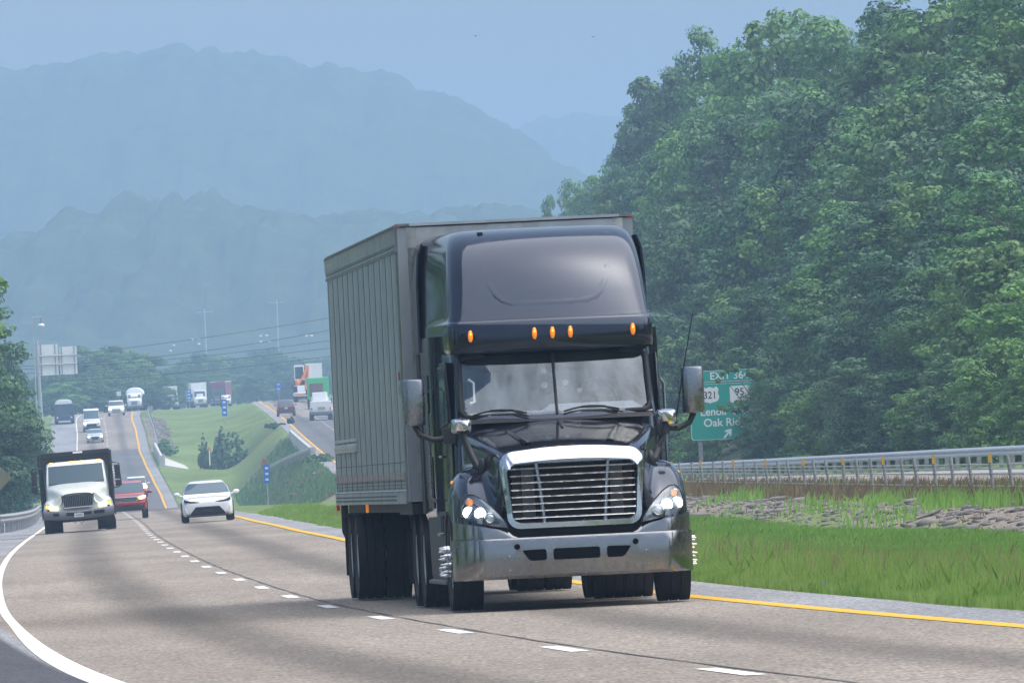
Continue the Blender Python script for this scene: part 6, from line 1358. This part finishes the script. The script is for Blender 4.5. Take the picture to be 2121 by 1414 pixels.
def rubble(name, n, sfun, dlo, dhi, size, seed, lo=0, flat=.38):
    g = np.random.default_rng(seed); d = dlo + (dhi - dlo) * g.random(n); s = sfun(g, n, d); x = s + XL(d); z = zg(s, d)
    base = []
    bm = bmesh.new(); bmesh.ops.create_icosphere(bm, subdivisions=1, radius=1); BV = np.array([v.co[:] for v in bm.verts]); BF = np.array([[v.index for v in f.verts] for f in bm.faces]); bm.free()
    k = len(BV); sz = size * (.25 + 1.9 * g.random(n)**3.2); jit = 1 + (g.random((n, k)) - .5) * .6
    V = BV[None] * jit[..., None] * sz[:, None, None] * np.stack([.9 + .8 * g.random(n), .8 + .4 * g.random(n), flat * (.6 + .8 * g.random(n))], 1)[:, None, :]
    ti = (g.random(n) - .3) * .7; c, s_ = np.cos(ti), np.sin(ti); X = V[..., 0] * c[:, None] - V[..., 2] * s_[:, None]; Z = V[..., 0] * s_[:, None] + V[..., 2] * c[:, None]; V = np.stack([X, V[..., 1], Z], -1)
    V += np.stack([x, d, z + sz * .08], 1)[:, None, :]
    tag(np_mesh(name, V.reshape(-1, 3), (np.arange(n)[:, None, None] * k + BF[None]).reshape(-1, 3), M['rock']), kind='stuff')
rubble('rubble', 1000, band(.56, .80), 60, 420, .10, 21, flat=.34)
rubble('rubble', 9000, band(.55, .80), 60, 420, .04, 25, flat=.5)
rubble('rubble', 420, lambda g, n, d: 1.1 + (sep(d) - 2.3) * (.60 + .36 * g.random(n)), 640, 870, .22, 22)
rubble('rubble', 900, lambda g, n, d: sl_edge(d) - 3.2 - 7 * g.random(n), 385, 900, .35, 23)
rubble('rubble', 500, lambda g, n, d: 2.6 + 1.6 * g.random(n), 1180, 1340, .16, 24)
# a few slabs and flowers one can pick out
for px, py, w, lab in ((1886, 1028, 40, 'flat grey slab sticking out of the bank, left of the other slab'), (1932, 1034, 42, 'long tilted grey slab below the cable barrier, right of its neighbour'), (2066, 1042, 34, 'pale block of stone on the bank near the right edge')):
    d = 196.0; p = at(px, py, d); z = ground_at(p.x, d); g = random.Random(px); wd = w * d / F
    m = MB(); m.loft([[(wd * k * (math.cos(a) * (.9 + .25 * g.random())) * .5, .35 * k * math.sin(a) * (.9 + .2 * g.random()), zz) for a in np.linspace(0, 2 * math.pi, 9, endpoint=False)] for k, zz in ((1.0, -.1), (1.05, .03), (.98, .09), (.8, .12))]); o = tag(m.build('rock_slab', M['rock']), lab, 'rock', 'slabs on the median bank'); o.location = (p.x, d, z - .01); o.rotation_euler = (0, -.12, .2)
fl = mat('blue_flower', (.22, .28, .85), .6)
for px, py, d, lab in ((1709, 1221, 108.5, 'small blue chicory flower by the shoulder below the darker weed stalk'), (1952, 1223, 98.0, 'small blue chicory flower farther right at the shoulder edge')):
    p = at(px, py, d); s0 = p.x - float(XL(d)); gz = ground_at(p.x, d); o = empty('wildflower', (p.x, d, gz), 0, lab, 'flower', 'blue wildflowers on the verge'); H = max(.12, p.z - gz)
    m = MB(); m.tube([(0, 0, -.03), (.02, 0, H * .6), (0, -.02, H)], .006, 5); m.build('stem', M['grassb'], o); m = MB()
    for k in range(10): a = 2 * math.pi * k / 10; m.add([(0, -.03, H), (.014 * math.cos(a - .3), -.04, H + .014 * math.sin(a - .3)), (.022 * math.cos(a), -.035, H + .022 * math.sin(a)), (.014 * math.cos(a + .3), -.04, H + .014 * math.sin(a + .3))], [(0, 1, 2, 3)])
    m.build('petals', fl, o)

blades('embankment_weeds', 3500, lambda g, n, d: 1.1 + (sep(d) - 2.3) * (.55 + .42 * g.random(n)), 640, 900, .35, .03, M['weed'], 31, .6)
blades('embankment_grass', 9000, lambda g, n, d: 1.1 + (sep(d) - 2.3) * (.50 + .47 * g.random(n)), 640, 1000, .5, .03, M['leaf3'], 32, .6)
HAZE_COL = (.43, .635, .92, 1); HAZE_D = .00029
# ------------------------------------------------------------------ the air: haze round camera and scene
hz = MB(); hz.box((0, 2950, 129), (3000, 11900, 270))
mh_ = bpy.data.materials.new('haze_air'); mh_.use_nodes = True; n = mh_.node_tree.nodes; n.clear()
ho = n.new('ShaderNodeOutputMaterial'); pv = n.new('ShaderNodeVolumePrincipled'); pv.inputs['Color'].default_value = HAZE_COL
pv.inputs['Density'].default_value = HAZE_D; pv.inputs['Density Attribute'].default_value = ''; pv.inputs['Anisotropy'].default_value = 0.0
mh_.node_tree.links.new(pv.outputs[0], ho.inputs['Volume']); mh_.cycles.homogeneous_volume = True
tag(hz.build('haze', mh_), kind='stuff')
